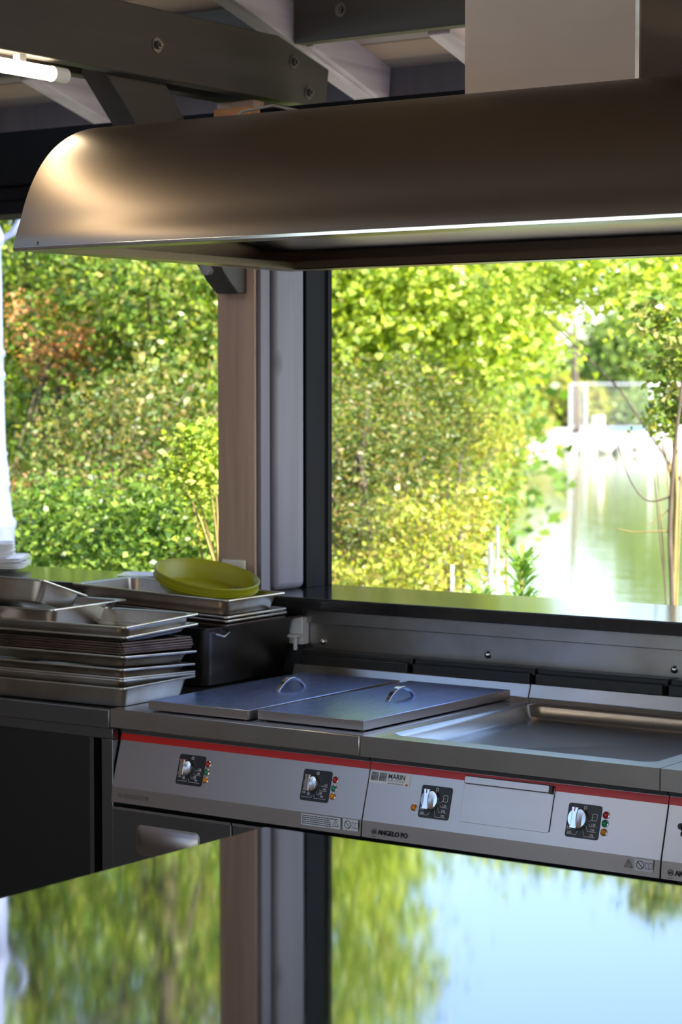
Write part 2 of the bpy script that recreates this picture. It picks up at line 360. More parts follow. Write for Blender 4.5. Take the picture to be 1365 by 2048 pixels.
T = MB().box(-3.93, -3.80, 5.02, 5.07, 2.455, 2.478); T = T.box(-3.92, -3.79, 4.98, 5.03, 2.478, 2.54)
tag(T.build('wood_offcut', 'block', bevel=.002), 'small offcut of raw wood lying on the hood top under the tie beam', 'wood block')
cb = MB().tube([(-3.60, 4.62, 2.435), (-3.57, 4.66, 2.475), (-3.50, 4.70, 2.49), (-3.42, 4.75, 2.47), (-3.38, 4.78, 2.435)], .004, 8)
tag(cb.build('cable', 'cable'), 'thin grey cable looping over the hood top near the beam end', 'cable')
cb = MB().tube([(-3.33, 5.0, 2.435), (-3.28, 5.0, 2.49), (-3.15, 5.0, 2.515), (-3.02, 5.0, 2.50), (-2.9, 5.0, 2.44)], .004, 8)
tag(cb.build('cable', 'cable'), 'thin grey cable looping over the hood top just left of the duct', 'cable')

# ------------------------------------------------------------------ hood
HX0, HX1 = -3.775, -1.2
prof = [(3.998, 2.08), (4.005, 2.11), (4.022, 2.15), (4.038, 2.192), (4.058, 2.235), (4.083, 2.275), (4.112, 2.311), (4.148, 2.344), (4.19, 2.371), (4.235, 2.392), (4.29, 2.408), (4.36, 2.419), (4.45, 2.426), (4.7, 2.432), (5.15, 2.435)]
from itertools import chain
def smooth_prof(P, k=3):
    out = []
    for i in range(len(P)-1):
        p0 = P[max(i-1, 0)]; p1 = P[i]; p2 = P[i+1]; p3 = P[min(i+2, len(P)-1)]
        for j in range(k):
            t_ = j/k; out.append(tuple(.5*((2*b_) + (-a_+c_)*t_ + (2*a_-5*b_+4*c_-d_)*t_*t_ + (-a_+3*b_-3*c_+d_)*t_**3) for a_, b_, c_, d_ in zip(p0, p1, p2, p3)))
    return out + [P[-1]]
op = smooth_prof(prof)
T = Thing('extractor_hood', 'large curved brushed steel extractor hood hanging over the range', 'hood', ((HX0+HX1)/2, 4.57, 2.08))
# front/top/back skin as a closed sheet
cy_, cz_ = 4.6, 2.1
inner = []
for i, (y, z) in enumerate(op):
    a_ = Vector(op[max(0, i-1)]); c_ = Vector(op[min(len(op)-1, i+1)]); d_ = (c_-a_).normalized(); inner.append((min(y + d_.y*.004, 5.146), z - d_.x*.004))
inner[-1] = (5.146, 2.431)
skin = MB(); n = len(op)
sheet = op + [(5.15, 2.08)]; ins = inner + [(5.146, 2.08)]
skin.prism_x([(5.15, 2.08)] + [(y, z) for y, z in reversed(op)] + inner + [(5.146, 2.08)], HX0, HX1)
T.part('canopy', skin, 'hood', smooth=40)
cap = [(y, z) for y, z in op] + [(5.15, 2.08)]
T.part('side_panel', MB().prism_x(cap, HX0-.003, HX0), 'hood', smooth=0)
T.part('side_panel', MB().prism_x(cap, HX1, HX1+.003), 'hood', smooth=0)
gt = MB(); gw = .075
gt.box(HX0, HX1, 3.998, 3.998+gw, 2.08, 2.083); gt.box(HX0, HX1, 3.998+gw, 3.998+gw+.003, 2.08, 2.10)
gt.box(HX0, HX1, 5.15-gw, 5.15, 2.08, 2.083); gt.box(HX0, HX1, 5.15-gw, 5.153-gw, 2.08, 2.104)
gt.box(HX0, HX0+gw, 3.998, 5.15, 2.0805, 2.0835); gt.box(HX0+gw, HX0+gw+.003, 4.0, 5.15, 2.08, 2.10)
T.part('gutter', gt, 'hood', smooth=0)
T.part('filter_bank', MB().prism_x([(4.10, 2.235), (4.62, 2.19), (5.07, 2.13), (5.07, 2.14), (4.62, 2.205), (4.10, 2.25)], HX0+.02, HX1), 'hoodin', smooth=0)
lip = MB().box(HX0, HX1, 3.994, 3.999, 2.079, 2.088); T.part('bottom_lip', lip, 'chrome', bevel=.001)
# duct
T = Thing('exhaust_duct', 'square stained steel exhaust duct rising from the hood', 'duct', (-2.55, 4.75, 2.43))
T.part('casing', MB().box(-2.78, -2.318, 4.5, 5.02, 2.42, 3.04), 'duct', bevel=.004)
T.part('corner_seam', MB().box(-2.322, -2.312, 4.495, 4.505, 2.42, 3.04), 'tray')

# ------------------------------------------------------------------ backsplash
T = Thing('splash_panel', 'stained steel splash panel with three dome screws under the black sill', 'panel', (-1.2, 5.265, .94))
T.part('sheet', MB().box(-3.80, RX1, 5.262, 5.2745, .88, 1.088), 'splash')
T.part('top_strip', MB().box(-3.80, RX1, 5.248, 5.262, 1.047, 1.089), 'splash', bevel=.002)
for x in (-3.735, -3.166, -2.588, -2.01):
    s = MB(); s.lathe([(.011, 0), (.0105, .003), (.008, .007), (.004, .0095), (.0005, .010)], 20, Matrix.Translation((x, 5.262, .994)) @ Matrix.Rotation(PI/2, 4, 'X'))
    T.part('dome_screw', s, 'chrome')
T = Thing('wall_bracket', 'pale plastic holder on the wall behind the black deep pan', 'holder', (-3.79, 5.255, 1.0))
T.part('back_plate', MB().box(-3.835, -3.785, 5.225, 5.26, .985, 1.066), 'white', bevel=.003)
T.part('tray', MB().box(-3.84, -3.782, 5.19, 5.226, 1.008, 1.016), 'white', bevel=.002)
T.part('prong', MB().box(-3.80, -3.79, 5.20, 5.21, .97, 1.01), 'white', bevel=.002)

# ------------------------------------------------------------------ cooking modules
PA = Vector((0, 4.394, .829)); PB = Vector((0, 4.353, .693)); UP = (PA-PB).normalized(); NR = Vector((1, 0, 0)).cross(UP).normalized()
PH = .142
PM = Matrix(((1, UP.x, NR.x, 0), (0, UP.y, NR.y, PB.y), (0, UP.z, NR.z, PB.z), (0, 0, 0, 1)))   # local (x, s, out)
LM = Matrix(((1, 0, 0, 0), (0, 0, -1, 4.349), (0, 1, 0, 0), (0, 0, 0, 1)))                    # local (x, z, out) on the lower strip
def at(Mx, x, s, o=0): return Mx @ Matrix.Translation((x, s, o))
def rrect(x0, x1, y0, y1, r, n=5):
    o = []
    for cx_, cy2, a in ((x1-r, y0+r, -90), (x1-r, y1-r, 0), (x0+r, y1-r, 90), (x0+r, y0+r, 180)):
        for k in range(n+1): o.append((cx_+r*math.cos(R(a+90*k/n)), cy2+r*math.sin(R(a+90*k/n))))
    return o
def knob_unit(T, xc, sc, kind):
    """black control plate with dial and printed scale"""
    hw, hh = .0425, .039
    pl = T.part('control_plate', MB().prism_z(rrect(xc-hw, xc+hw, sc-hh, sc+hh, .006), 0, .002, PM), 'blackp', smooth=30)
    kx, ks = (xc-.013, sc+.004); X = at(PM, kx, ks, .002)
    big = 1.0 if kind == 'range' else .84
    kb = MB(); rr = .0255*big
    kb.lathe([(rr, 0), (rr, .004), (rr*.96, .007), (rr*.9, .009), (rr*.05, .0095)], 36, X)
    k_ = T.part('knob', kb, 'chrome', parent=pl)
    hd = MB()   # raised waisted grip across the dial
    g = []
    for i in range(13):
        a = -1 + 2*i/12; g.append((a*rr*.97, .0065 + .003*a*a))
    poly = [(x_*0 + (-y_), x_) for x_, y_ in g] + [(y_, x_) for x_, y_ in reversed(g)]
    hd.prism_z(poly, .008, .024, X); T.part('grip', hd, 'chrome', parent=k_, bevel=.0015)
    T.part('pointer', MB().box(-.0012, .0012, rr*.55, rr*.95, .0241, .0246, X), 'lr', parent=k_, label='red pointer mark')
    # printed scale
    pr = MB()
    zr_ = MB().lathe([(.0028, 0), (.0040, 0), (.0040, .0003), (.0028, .0003)], 16, at(PM, xc+.001, sc+.031, .002), closed=True); T.part('zero_mark', zr_, 'print', parent=pl, label='white printed zero')
    def line(pts, wd=.0007):
        for (a0, b0), (a1, b1) in zip(pts, pts[1:]):
            d = Vector((a1-a0, b1-b0, 0)).normalized(); q = Vector((-d.y, d.x, 0))*wd/2
            p0 = Vector((xc+a0, sc+b0, 0)); p1 = Vector((xc+a1, sc+b1, 0))
            pr.add([p0-q, p1-q, p1+q, p0+q], [(0, 1, 2, 3)], at(PM, 0, 0, .0023))
    def tx(s, a, b_, size=.0078):
        q = text_mb(s, size, at(PM, xc+a, sc+b_, .0023), .0001); pr.add(q.v, q.f)
    if kind == 'range':
        tx('120', .021, -.0085); line([(.014, -.004), (.019, -.010), (.037, -.010)])
        tx('150', .020, -.0205); line([(.009, -.010), (.014, -.022), (.036, -.022)])
        tx('170', .019, -.0325); line([(.002, -.018), (.006, -.034), (.036, -.034)])
        tx('200', -.038, -.0305); line([(-.011, -.024), (-.015, -.032), (-.038, -.032)])
        tx('220', -.040, -.0185); line([(-.026, -.020), (-.040, -.020)])
        fr = rrect(xc+.022, xc+.034, sc+.004, sc+.019, .002, 2)
        for (a0, b0), (a1, b1) in zip(fr, fr[1:]+fr[:1]): line([(a0-xc, b0-sc), (a1-xc, b1-sc)], .0009)
        tx('..', .0245, .011, .009); line([(.012, .000), (.02, .004), (.034, .004)])
    else:
        for (s, a, b_) in (('110', .024, .002), ('130', .022, -.009), ('150', .012, -.019), ('170', .017, -.0275), ('190', -.038, -.0215), ('180', -.024, -.023)): tx(s, a, b_, .0068)
        line([(.016, .001), (.022, .000), (.037, .000)]); line([(.012, -.010), (.02, -.0115), (.036, -.0115)])
        line([(.004, -.014), (.008, -.021), (.022, -.021)]); line([(-.001, -.022), (.001, -.031), (.035, -.031)]); line([(-.006, -.024), (-.008, -.030), (-.038, -.030)])
        line([(-.022, -.0245), (-.012, -.0245)])
    T.part('printed_scale', pr, 'print', parent=pl, smooth=0, recalc=False, label='white printed dial numbers')
def pilot(T, x, s, m_, col):
    X = at(PM, x, s, 0); e = MB(); e.lathe([(.0088, 0), (.0086, .002), (.0070, .0028), (.0068, .0005)], 24, X)
    ring = T.part('indicator_light', e, 'chrome', label=col+' indicator light')
    l = MB(); l.lathe([(.0068, 0), (.0068, .003), (.0058, .0055), (.0035, .0072), (.0004, .0078)], 24, X); T.part('lens', l, m_, parent=ring)
def brand(T, x, z, full=True):
    g = MB()
    g.lathe([(.0056, 0), (.0068, 0), (.0068, .0003), (.0056, .0003)], 20, LM @ Matrix.Translation((x, z+.0055, .0002)), closed=True)
    for (a, b_) in ((0, .0018), (-.0024, -.001), (.0024, -.001)):
        g.add([(a-.0022, b_-.0016, 0), (a+.0022, b_-.0016, 0), (a, b_+.0022, 0)], [(0, 1, 2)], LM @ Matrix.Translation((x, z+.0055, .0005)))
    g.box(-.006, .006, -.0045, -.0035, 0, .0003, LM @ Matrix.Translation((x, z+.0035-.006, .0002)))
    q = text_mb('ANGELO PO', .0165, LM @ Matrix.Translation((x+.011, z, .0004)), .0002, bold=.0004, sx=.93); g.add(q.v, q.f)
    return g
def warn_tri(x, z, s):
    g = MB(); X = LM @ Matrix.Translation((x, z, .0012))
    def tri(r): return [(r*math.cos(R(90+120*k)), r*math.sin(R(90+120*k)), 0) for k in range(3)]
    a = tri(s); b_ = tri(s*.8); g.add(a+b_, [(0, 1, 4, 3), (1, 2, 5, 4), (2, 0, 3, 5)], X)
    g.box(-s*.06, s*.06, -s*.1, s*.4, 0, .0001, X); g.box(-s*.06, s*.06, -s*.3, -s*.18, 0, .0001, X); return g
def nobook(T, x0, x1, z0, z1):
    p = T.part('warning_label', MB().box(x0, x1, z0, z1, .0002, .0008, LM), 'silver')
    g = MB(); h_ = (z1-z0); cx_ = x0+h_*.52; cz2 = (z0+z1)/2
    X = LM @ Matrix.Translation((cx_, cz2, .001)); r = h_*.36
    g.lathe([(r*.84, 0), (r, 0), (r, .0002), (r*.84, .0002)], 28, X, closed=True); g.box(-r*.9, r*.9, -r*.08, r*.08, 0, .0002, X @ Matrix.Rotation(R(-45), 4, 'Z'))
    bx = x0+h_*1.3; w_ = h_*.33; X = LM @ Matrix.Translation((bx, cz2, .001))
    for s_ in (-1, 1):
        o_ = [(0, -r*.75), (s_*w_, -r*.55), (s_*w_, r*.7), (0, r*.5)]
        for (a0, b0), (a1, b1) in zip(o_, o_[1:]+o_[:1]):
            d = Vector((a1-a0, b1-b0, 0)).normalized(); q = Vector((-d.y, d.x, 0))*.0005; p0 = Vector((a0, b0, 0)); p1 = Vector((a1, b1, 0)); g.add([p0-q, p1-q, p1+q, p0+q], [(0, 1, 2, 3)], X)
    T.part('pictogram', g, 'ink', parent=p, smooth=0, recalc=False)
def module(x0, x1, label, kind):
    T = Thing('cooking_range', label, 'cooking range', ((x0+x1)/2, 4.76, 0)); g = .0012
    X0, X1 = x0+g, x1-g
    T.part('body', MB().box(X0, X1, 4.43, 5.17, .10, .845), 'cab')
    T.part('plinth', MB().box(X0+.03, X1-.03, 4.45, 5.1, 0, .10), 'wallp')
    fy = 4.345
    if kind == 'lids':
        tp = MB().box(X0, X1, fy, 5.17, .849, .9)
        T.part('worktop', tp, 'top', bevel=.003)
    else:
        # worktop with a wide recessed pan
        px0, px1, py0, py1 = x0+.045, x1-.045, 4.402, 5.085
        tp = MB(); tp.box(X0, X1, fy, 5.17, .849, .85)
        T.part('worktop', tp, 'top')
        outer = [(X0, fy), (X1, fy), (X1, 5.17), (X0, 5.17)]
        r_ = .035; loops = []
        def rr_(i, z, rad): return [(a, b_, z) for a, b_ in rrect(px0+i, px1-i, py0+i, py1-i, rad, 6)]
        loops = [rr_(0, .9, r_), rr_(.003, .8995, r_-.002), rr_(.008, .896, r_-.003), rr_(.012, .888, r_-.004), rr_(.020, .866, .028), rr_(.028, .861, .024), rr_(.04, .859, .02)]
        v = [p for l in loops for p in l]; m_ = len(loops[0]); f = []
        for i in range(len(loops)-1):
            for k in range(m_): f.append((i*m_+k, i*m_+(k+1) % m_, (i+1)*m_+(k+1) % m_, (i+1)*m_+k))
        f.append(tuple(range((len(loops)-1)*m_, len(loops)*m_)))
        pb = MB().add(v, f); T.part('cooking_pan', pb, 'top', smooth=50)
        # deck around the opening
        dk = MB(); hole = rr_(0, .9, r_); nh = len(hole); q = nh//4
        co = [(X1, fy, .9), (X1, 5.17, .9), (X0, 5.17, .9), (X0, fy, .9)]
        v = hole + co; f = []
        for c_ in range(4):
            for k in range(q-1): f.append((c_*q+k, c_*q+k+1, nh+c_))
            f.append((c_*q+q-1, ((c_+1)*q) % nh, nh+(c_+1) % 4, nh+c_))
        nb = len(v); v = v + [(a, b_, .849) for a, b_, _ in co]
        for c_ in range(4): f.append((nh+c_, nh+(c_+1) % 4, nb+(c_+1) % 4, nb+c_))
        T.part('deck', MB().add(v, f), 'top', smooth=30)
    T.part('rear_upstand', MB().prism_x([(5.155, .899), (5.17, .936), (5.185, .936), (5.185, .899)], X0, X1), 'top', bevel=.002)
    # control panel
    pan = MB().prism_x([(4.394, .829), (4.353, .693), (4.349, .652), (4.375, .652), (4.42, .849), (4.40, .849)], X0, X1)
    T.part('control_panel', pan, 'panel', bevel=.001, seg=1, smooth=8)
    st = MB().box(X0, X1, .1245, PH+.0005, 0, .0012, PM); T.part('red_stripe', st, 'red', label='bright red stripe')
    T.part('shadow_gap', MB().box(X0+.002, X1-.002, 4.388, 4.40, .832, .8485), 'wallp')
    # rear flue covers
    w_ = (x1-x0)/2
    for k in range(max(1, round((x1-x0)/.4))):
        w_ = (x1-x0)/max(1, round((x1-x0)/.4)); a, b_ = x0+k*w_+.004, x0+(k+1)*w_-.004
        fl = MB(); fl.box(a, b_-.01, 5.186, 5.215, .915, .962); fl.box(a, b_, 5.20, 5.255, .955, .974)
        T.part('flue_cover', fl, 'flue', bevel=.003)
    return T
Tm = module(-3.775, -2.975, 'steel cooking range with two small dials, left of the other ranges, carrying the two lids', 'lids')
for xc, sc in ((-3.522, .0675), (-3.125, .068)):
    knob_unit(Tm, xc, sc, 'fryer')
for x in (-3.469, -3.0705):
    for s, m_, c_ in ((.088, 'lr', 'red'), (.067, 'lg', 'green'), (.047, 'lo', 'amber')): pilot(Tm, x, s, m_, c_)
lb = Tm.part('instruction_label', MB().box(-3.154, -3.035, .663, .691, .0002, .0008, LM), 'silver')
g = MB()
for k in range(5):
    x = -3.151; zz = .6865 - k*.0048
    while x < -3.068 + (.018 if k < 1 else 0):
        l_ = random.uniform(.003, .008); g.box(x, x+l_, zz-.0011, zz+.0011, .0009, .001, LM); x += l_+.0012
Tm.part('fine_print', g, 'ink', parent=lb, smooth=0)
q = warn_tri(-3.0495, .6745, .0115); Tm.part('pictogram', q, 'ink', parent=lb, smooth=0, recalc=False)
nobook(Tm, -3.028, -2.983, .664, .692)
Tm.part('embossed_name', brand(Tm, -3.745, .667), 'panel', smooth=0, recalc=False, label='faint maker lettering')
# doors under the first module
def recess_door(T, x0, x1, z0, z1, hx0=None):
    d = T.part('door', MB().box(x0, x1, 4.352, 4.378, z0, z1), 'cab', bevel=.002)
    e = MB().box(x0, x1, 4.350, 4.356, z1-.006, z1+.001); T.part('door_edge', e, 'chrome', parent=d)
    if hx0 is not None:
        # recessed grip: a dished pocket with a curved inner face
        hx1 = hx0+.20; zt, zb = .596, .528; v = []; f = []; nn = 10
        fr = MB()
        ring_o = rrect(hx0-.006, hx1+.006, zb-.006, zt+.006, .016, 5); ring_i = rrect(hx0, hx1, zb, zt, .012, 5); m_ = len(ring_o)
        v = [(a, 4.3505, b_) for a, b_ in ring_o] + [(a, 4.349, b_) for a, b_ in ring_i]
        fr.add(v, [(k, (k+1) % m_, m_+(k+1) % m_, m_+k) for k in range(m_)])
        ds = MB(); v = []; 
        for i in range(nn+1):
            t_ = i/nn; z = zb+(zt-zb)*t_; y = 4.3485 - .012*math.sin(PI*t_)**.7*(1 if t_ > .3 else .8)
            v += [(hx0, 4.3488, z), (hx0+.02, y, z), (hx1-.02, y, z), (hx1, 4.3488, z)]
        ds.add(v, [(i*4+k, i*4+k+1, i*4+k+5, i*4+k+4) for i in range(nn) for k in range(3)])
        hd = T.part('handle', ds, 'panel', parent=d, smooth=60, label='moulded steel pull handle'); T.part('handle_rim', fr, 'panel', parent=d)
recess_door(Tm, -3.772, -3.376, .12, .640, -3.682)
recess_door(Tm, -3.372, -2.978, .12, .640)

Tb = module(-2.975, -2.17, 'steel cooking range with wide sunken pan and two large dials, middle unit', 'pan')
for xc, sc in ((-2.775, .064), (-2.375, .064)): knob_unit(Tb, xc, sc, 'range')
pilot(Tb, -2.832, .046, 'lo', 'amber')
for s, m_, c_ in ((.084, 'lr', 'red'), (.065, 'lg', 'green'), (.045, 'lo', 'amber')): pilot(Tb, -2.320, s, m_, c_)
fl = MB(); fl.prism_z(rrect(-2.702, -2.460, .027, .134, .006), 0, .0016, PM)
fp = Tb.part('service_flap', fl, 'panel', bevel=.0005)
Tb.part('flap_lip', MB().prism_z(rrect(-2.700, -2.470, .117, .136, .004), .0016, .010, PM), 'panel', parent=fp, bevel=.002)
Tb.part('flap_latch', MB().box(-2.470, -2.462, .116, .135, .001, .010, PM), 'blackp', parent=fp, bevel=.001)
Tb.part('flap_groove', MB().box(-2.4600, -2.4588, .03, .116, .0, .0019, PM), 'blackp', parent=fp)
st = Tb.part('dealer_sticker', MB().box(-2.972, -2.855, .0925, .1215, .0001, .0006, PM), 'white', label='white dealer sticker with two grey squares')
for a in (-2.968, -2.944): Tb.part('printed_square', MB().box(a, a+.021, .0995, .1195, .0007, .0009, PM), 'photo', parent=st)
Tb.part('lettering', text_mb('MARIN', .0165, at(PM, -2.919, .1075, .0008), .0001, bold=.0004, sx=.98), 'ink', parent=st, smooth=0, recalc=False)
Tb.part('lettering', text_mb('05 59 61 49 23 20', .0075, at(PM, -2.919, .1005, .0008), .0001, sx=.86), 'photo', parent=st, smooth=0, recalc=False)
Tb.part('lettering', text_mb('www.marinfroid.com', .006, at(PM, -2.918, .0945, .0008), .0001, sx=.86), 'ink', parent=st, smooth=0, recalc=False)
Tb.part('red_mark', MB().box(-2.866, -2.860, .0935, .0985, .0007, .0009, PM), 'lr', parent=st)
Tb.part('maker_name', brand(Tb, -2.937, .664), 'ink', smooth=0, recalc=False, label='dark maker lettering and round emblem')
q = warn_tri(-2.249, .675, .0125); Tb.part('warning_triangle', q, 'ink', smooth=0, recalc=False)
nobook(Tb, -2.233, -2.187, .664, .691)
recess_door(Tb, -2.972, -2.574, .12, .640); recess_door(Tb, -2.570, -2.173, .12, .640)
Tc = module(-2.17, -1.37, 'steel cooking range cut off by the right edge of the picture', 'pan')
Tc.part('maker_name', brand(Tc, -2.145, .664), 'ink', smooth=0, recalc=False)
kb = MB(); X = at(PM, -2.105, .078, .001)
kb.lathe([(.024, 0), (.024, .006), (.018, .010), (.001, .011)], 28, X)
for k in range(6):
    a = k*PI/3; kb.cyl((.020*math.cos(a), .020*math.sin(a), 0), (.018*math.cos(a), .018*math.sin(a), .022), .0075, 12, xf=X)
kb.lathe([(.018, .008), (.018, .022), (.012, .026), (.001, .027)], 24, X)
Tc.part('knob', kb, 'blackp', label='black star knob')
recess_door(Tc, -2.167, -1.373, .12, .640)
Td = module(-1.37, -.57, 'steel cooking range outside the right edge, last of the row', 'lids')

# ------------------------------------------------------------------ lids
def lid(x0, x1, y0, y1, rz, label, grp):
    cx_, cy2 = (x0+x1)/2, (y0+y1)/2; hw, hd = (x1-x0)/2, (y1-y0)/2
    T = Thing('tank_lid', label, 'lid', (0, 0, 0), grp); zt = .0265
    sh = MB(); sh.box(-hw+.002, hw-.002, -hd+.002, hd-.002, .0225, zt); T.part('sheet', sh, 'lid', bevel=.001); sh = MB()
    for a in ((-hw, -hw+.0015, -hd, hd), (hw-.0015, hw, -hd, hd), (-hw, hw, -hd, -hd+.0015), (-hw, hw, hd-.0015, hd)): sh.box(a[0], a[1], a[2], a[3], .003, .0262)
    for a in ((-hw+.01, -hd+.01), (hw-.02, -hd+.01), (-hw+.01, hd-.02), (hw-.02, hd-.02)): sh.box(a[0], a[0]+.012, a[1], a[1]+.012, 0.0005, .023)
    T.part('folded_edge', sh, 'panel', bevel=.0005, label='silver folded edge')
    hp = []
    for i in range(15):
        t_ = i/14; y = (-.062+.124*t_); z = zt + .031*math.sin(PI*t_)**.8
        hp.append((.02, y + .03, z))
    hb = MB(); v = []
    for i, p in enumerate(hp):
        wd = .0055 + .003*math.sin(PI*i/14); th = .0028
        p = Vector(p); q0 = Vector(hp[max(0, i-1)]); q1 = Vector(hp[min(14, i+1)]); d = (q1-q0).normalized(); nn = Vector((0, -d.z, d.y))
        v += [p+Vector((-wd, 0, 0))+nn*th, p+Vector((wd, 0, 0))+nn*th, p+Vector((wd, 0, 0))-nn*th, p+Vector((-wd, 0, 0))-nn*th]
    f = [(i*4+k, i*4+(k+1) % 4, i*4+4+(k+1) % 4, i*4+4+k) for i in range(14) for k in range(4)] + [(3, 2, 1, 0), (56, 57, 58, 59)]
    hb.add(v, f); T.part('handle', hb, 'chrome', bevel=.001, smooth=50)
    T.o.location = (cx_, cy2, .9005); T.o.rotation_euler = (0, 0, rz)
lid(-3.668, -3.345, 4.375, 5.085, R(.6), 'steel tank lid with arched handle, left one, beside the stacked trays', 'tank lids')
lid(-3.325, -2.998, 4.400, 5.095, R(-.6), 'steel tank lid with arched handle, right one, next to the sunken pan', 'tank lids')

# ------------------------------------------------------------------ left counter
T = Thing('steel_cabinet', 'dark steel cabinet with sliding doors at left, under the tray stacks', 'cabinet', (-4.76, 4.8, 0))
CX0, CX1 = -5.72, -3.778
T.part('countertop', MB().box(CX0, CX1, 4.348, 5.26, .845, .896), 'cab', bevel=.003)
fr = MB(); fr.box(CX0, CX1, 4.362, 4.385, .815, .845); fr.box(-3.818, CX1, 4.362, 4.42, .08, .815); fr.box(CX0, CX0+.04, 4.362, 4.42, .08, .815); fr.box(CX0, CX1, 4.362, 4.385, .06, .10)
T.part('frame', fr, 'cab', bevel=.002)
T.part('carcass', MB().box(CX0, CX1, 4.425, 5.26, .1, .845), 'wallp')
T.part('leg', MB().box(-3.83, -3.79, 4.40, 4.44, 0, .1), 'cab'); T.part('leg', MB().box(CX0+.02, CX0+.06, 4.40, 4.44, 0, .1), 'cab')
d = T.part('sliding_door', MB().box(-4.75, -3.865, 4.375, 4.392, .10, .815), 'dcab', bevel=.002)
T.part('door_grip', MB().box(-3.865, -3.850, 4.368, 4.392, .10, .815), 'cab', parent=d)
T.part('sliding_door', MB().box(CX0+.04, -4.72, 4.398, 4.415, .10, .815), 'dcab', bevel=.002)

# ------------------------------------------------------------------ pans and trays
def pan_mb(L, W, D, r=.03, fl=.012, tp=.012, th=.0012, br=.012):
    """gastronorm pan: rim plane at z=0, rim size L (x) by W (y), depth D"""
    mb = MB(); n_ = 6
    def lp(i, z, rad): return [(a, b_, z) for a, b_ in rrect(-L/2+i, L/2-i, -W/2+i, W/2-i, max(.004, rad), n_)]
    lo = [lp(fl+tp+br, -D, r-.012), lp(fl+tp+br*.35, -D+br*.25, r-.006), lp(fl+tp, -D+br, r-.003), lp(fl+.002, -.004, r+.001), lp(fl-.002, -.0025, r+.003),
          lp(.001, -.0055, .011), lp(0, -.003, .012), lp(.001, 0, .011), lp(fl-.002, 0, r-.004),
          lp(fl+.003, -.003, r), lp(fl+tp+th, -D+br+th, r-.004), lp(fl+tp+br*.35+th, -D+br*.25+th, r-.007), lp(fl+tp+br+th, -D+th, r-.013)]
    v = [p for l in lo for p in l]; m_ = len(lo[0]); f = []
    for i in range(len(lo)-1):
        for k in range(m_): f.append((i*m_+k, i*m_+(k+1) % m_, (i+1)*m_+(k+1) % m_, (i+1)*m_+k))
    f.append(tuple(range(m_))[::-1]); f.append(tuple(range((len(lo)-1)*m_, len(lo)*m_)))
    return mb.add(v, f)
def pan(name, label, cat, L, W, D, loc, rot=(0, 0, 0), mat='tray', group=None, **kw):
    o = pan_mb(L, W, D, **kw).build(name, mat, smooth=40); o.location = loc; o.rotation_euler = rot; return tag(o, label, cat, group)
gA = 'steel oven trays stacked on the left counter'
def stk(zf, zb, D, x1, label, mat='tray', L=.53, W=.325, y0=4.345, name='steel_tray', tr=0):
    x1 -= .017
    # front rim height, back rim height; right rim edge x1
    a = math.atan((zb-zf)/W); yc = y0+W/2*math.cos(a)
    pan(name, label, 'tray', L, W, D, (x1-L/2, yc, (zf+zb)/2), (a, tr, R(1.5)), mat, gA)
stk(.955, .956, .0565, -3.722, 'steel tray at the very bottom of the left stack, on the counter')
stk(.977, .962, .045, -3.722, 'steel tray second from the bottom of the left stack, tilted')
stk(.983, .968, .02, -3.722, 'steel tray third from the bottom of the left stack, thin double rim', L=.528)
stk(1.006, .989, .028, -3.722, 'steel tray fourth from the bottom of the left stack, under the stained one')
stk(1.040, 1.024, .033, -3.716, 'brown-stained steel tray just under the burnt dark trays')
for k in range(5):
    lab = ['lowest of the burnt dark thin trays in the left stack', 'second lowest burnt dark thin tray in the left stack', 'middle one of the five burnt dark thin trays', 'second highest burnt dark thin tray in the left stack', 'topmost burnt dark thin tray, chipped bright rim at right'][k]
    stk(1.047+.0065*k, 1.036+.0066*k, .012, -3.730+random.uniform(-.004, .004), lab, 'burnt', L=.515, W=.315, y0=4.352+random.uniform(-.003, .003), name='baking_tray')
stk(1.091, 1.100, .022, -3.712, 'brownish steel tray right above the burnt dark trays')
stk(1.117, 1.127, .048, -3.712, 'top steel tray of the left stack, holding the smaller pan')
pan('steel_pan', 'grey steel half-size pan sitting in the top tray of the left stack', 'pan', .265, .325, .062, (-4.04-.1325, 4.41+.163, 1.142), (R(.5), 0, R(1.5)))
pan('steel_pan', 'small steel pan lying tilted on the other pan, top left of the stack', 'pan', .34, .21, .06, (-4.045-.17, 4.475, 1.198), (R(-17), R(1), R(2)), 'tray')
# back stack
gB = 'trays on the black deep pan'
T = Thing('deep_pan', 'deep blackened pan right of the tray stack, carrying trays and the green bowl', 'pan', (-3.95, 5.0, .896))
o = pan_mb(.33, .46, .172, r=.03, fl=.014, tp=.022).build('tub', 'darkpan', T.o, smooth=40); o.location = (-3.955+3.95, 5.01-5.0, 1.071-.896)
hd = MB(); hd.tube([(-3.80, 4.80, 1.066), (-3.775, 4.80, 1.055), (-3.77, 4.83, 1.045), (-3.775, 4.86, 1.055), (-3.80, 4.86, 1.066)], .003, 8)
T.part('wire_handle', hd, 'tray')
def stkB(x1, y0, z, D, ty, label, L=.56, W=.315, mat='tray', rz=R(3.5)):
    pan('steel_tray', label, 'tray', L, W, D, (x1-.009-L/2, y0+W/2, z + math.sin(ty)*L/2*0 + (L/2)*math.sin(abs(ty))), (0, ty, rz), mat, gB)
stkB(-3.735, 4.775, 1.083, .010, R(1.5), 'dark thin tray directly on the deep black pan', mat='burnt')
stkB(-3.740, 4.79, 1.094, .016, R(2.0), 'lower thin steel tray between the deep pan and the bowl tray')
stkB(-3.738, 4.785, 1.105, .016, R(2.3), 'upper thin steel tray right under the bowl tray')
stkB(-3.752, 4.81, 1.149, .050, R(2.4), 'steel tray with the green bowl in it', W=.30)
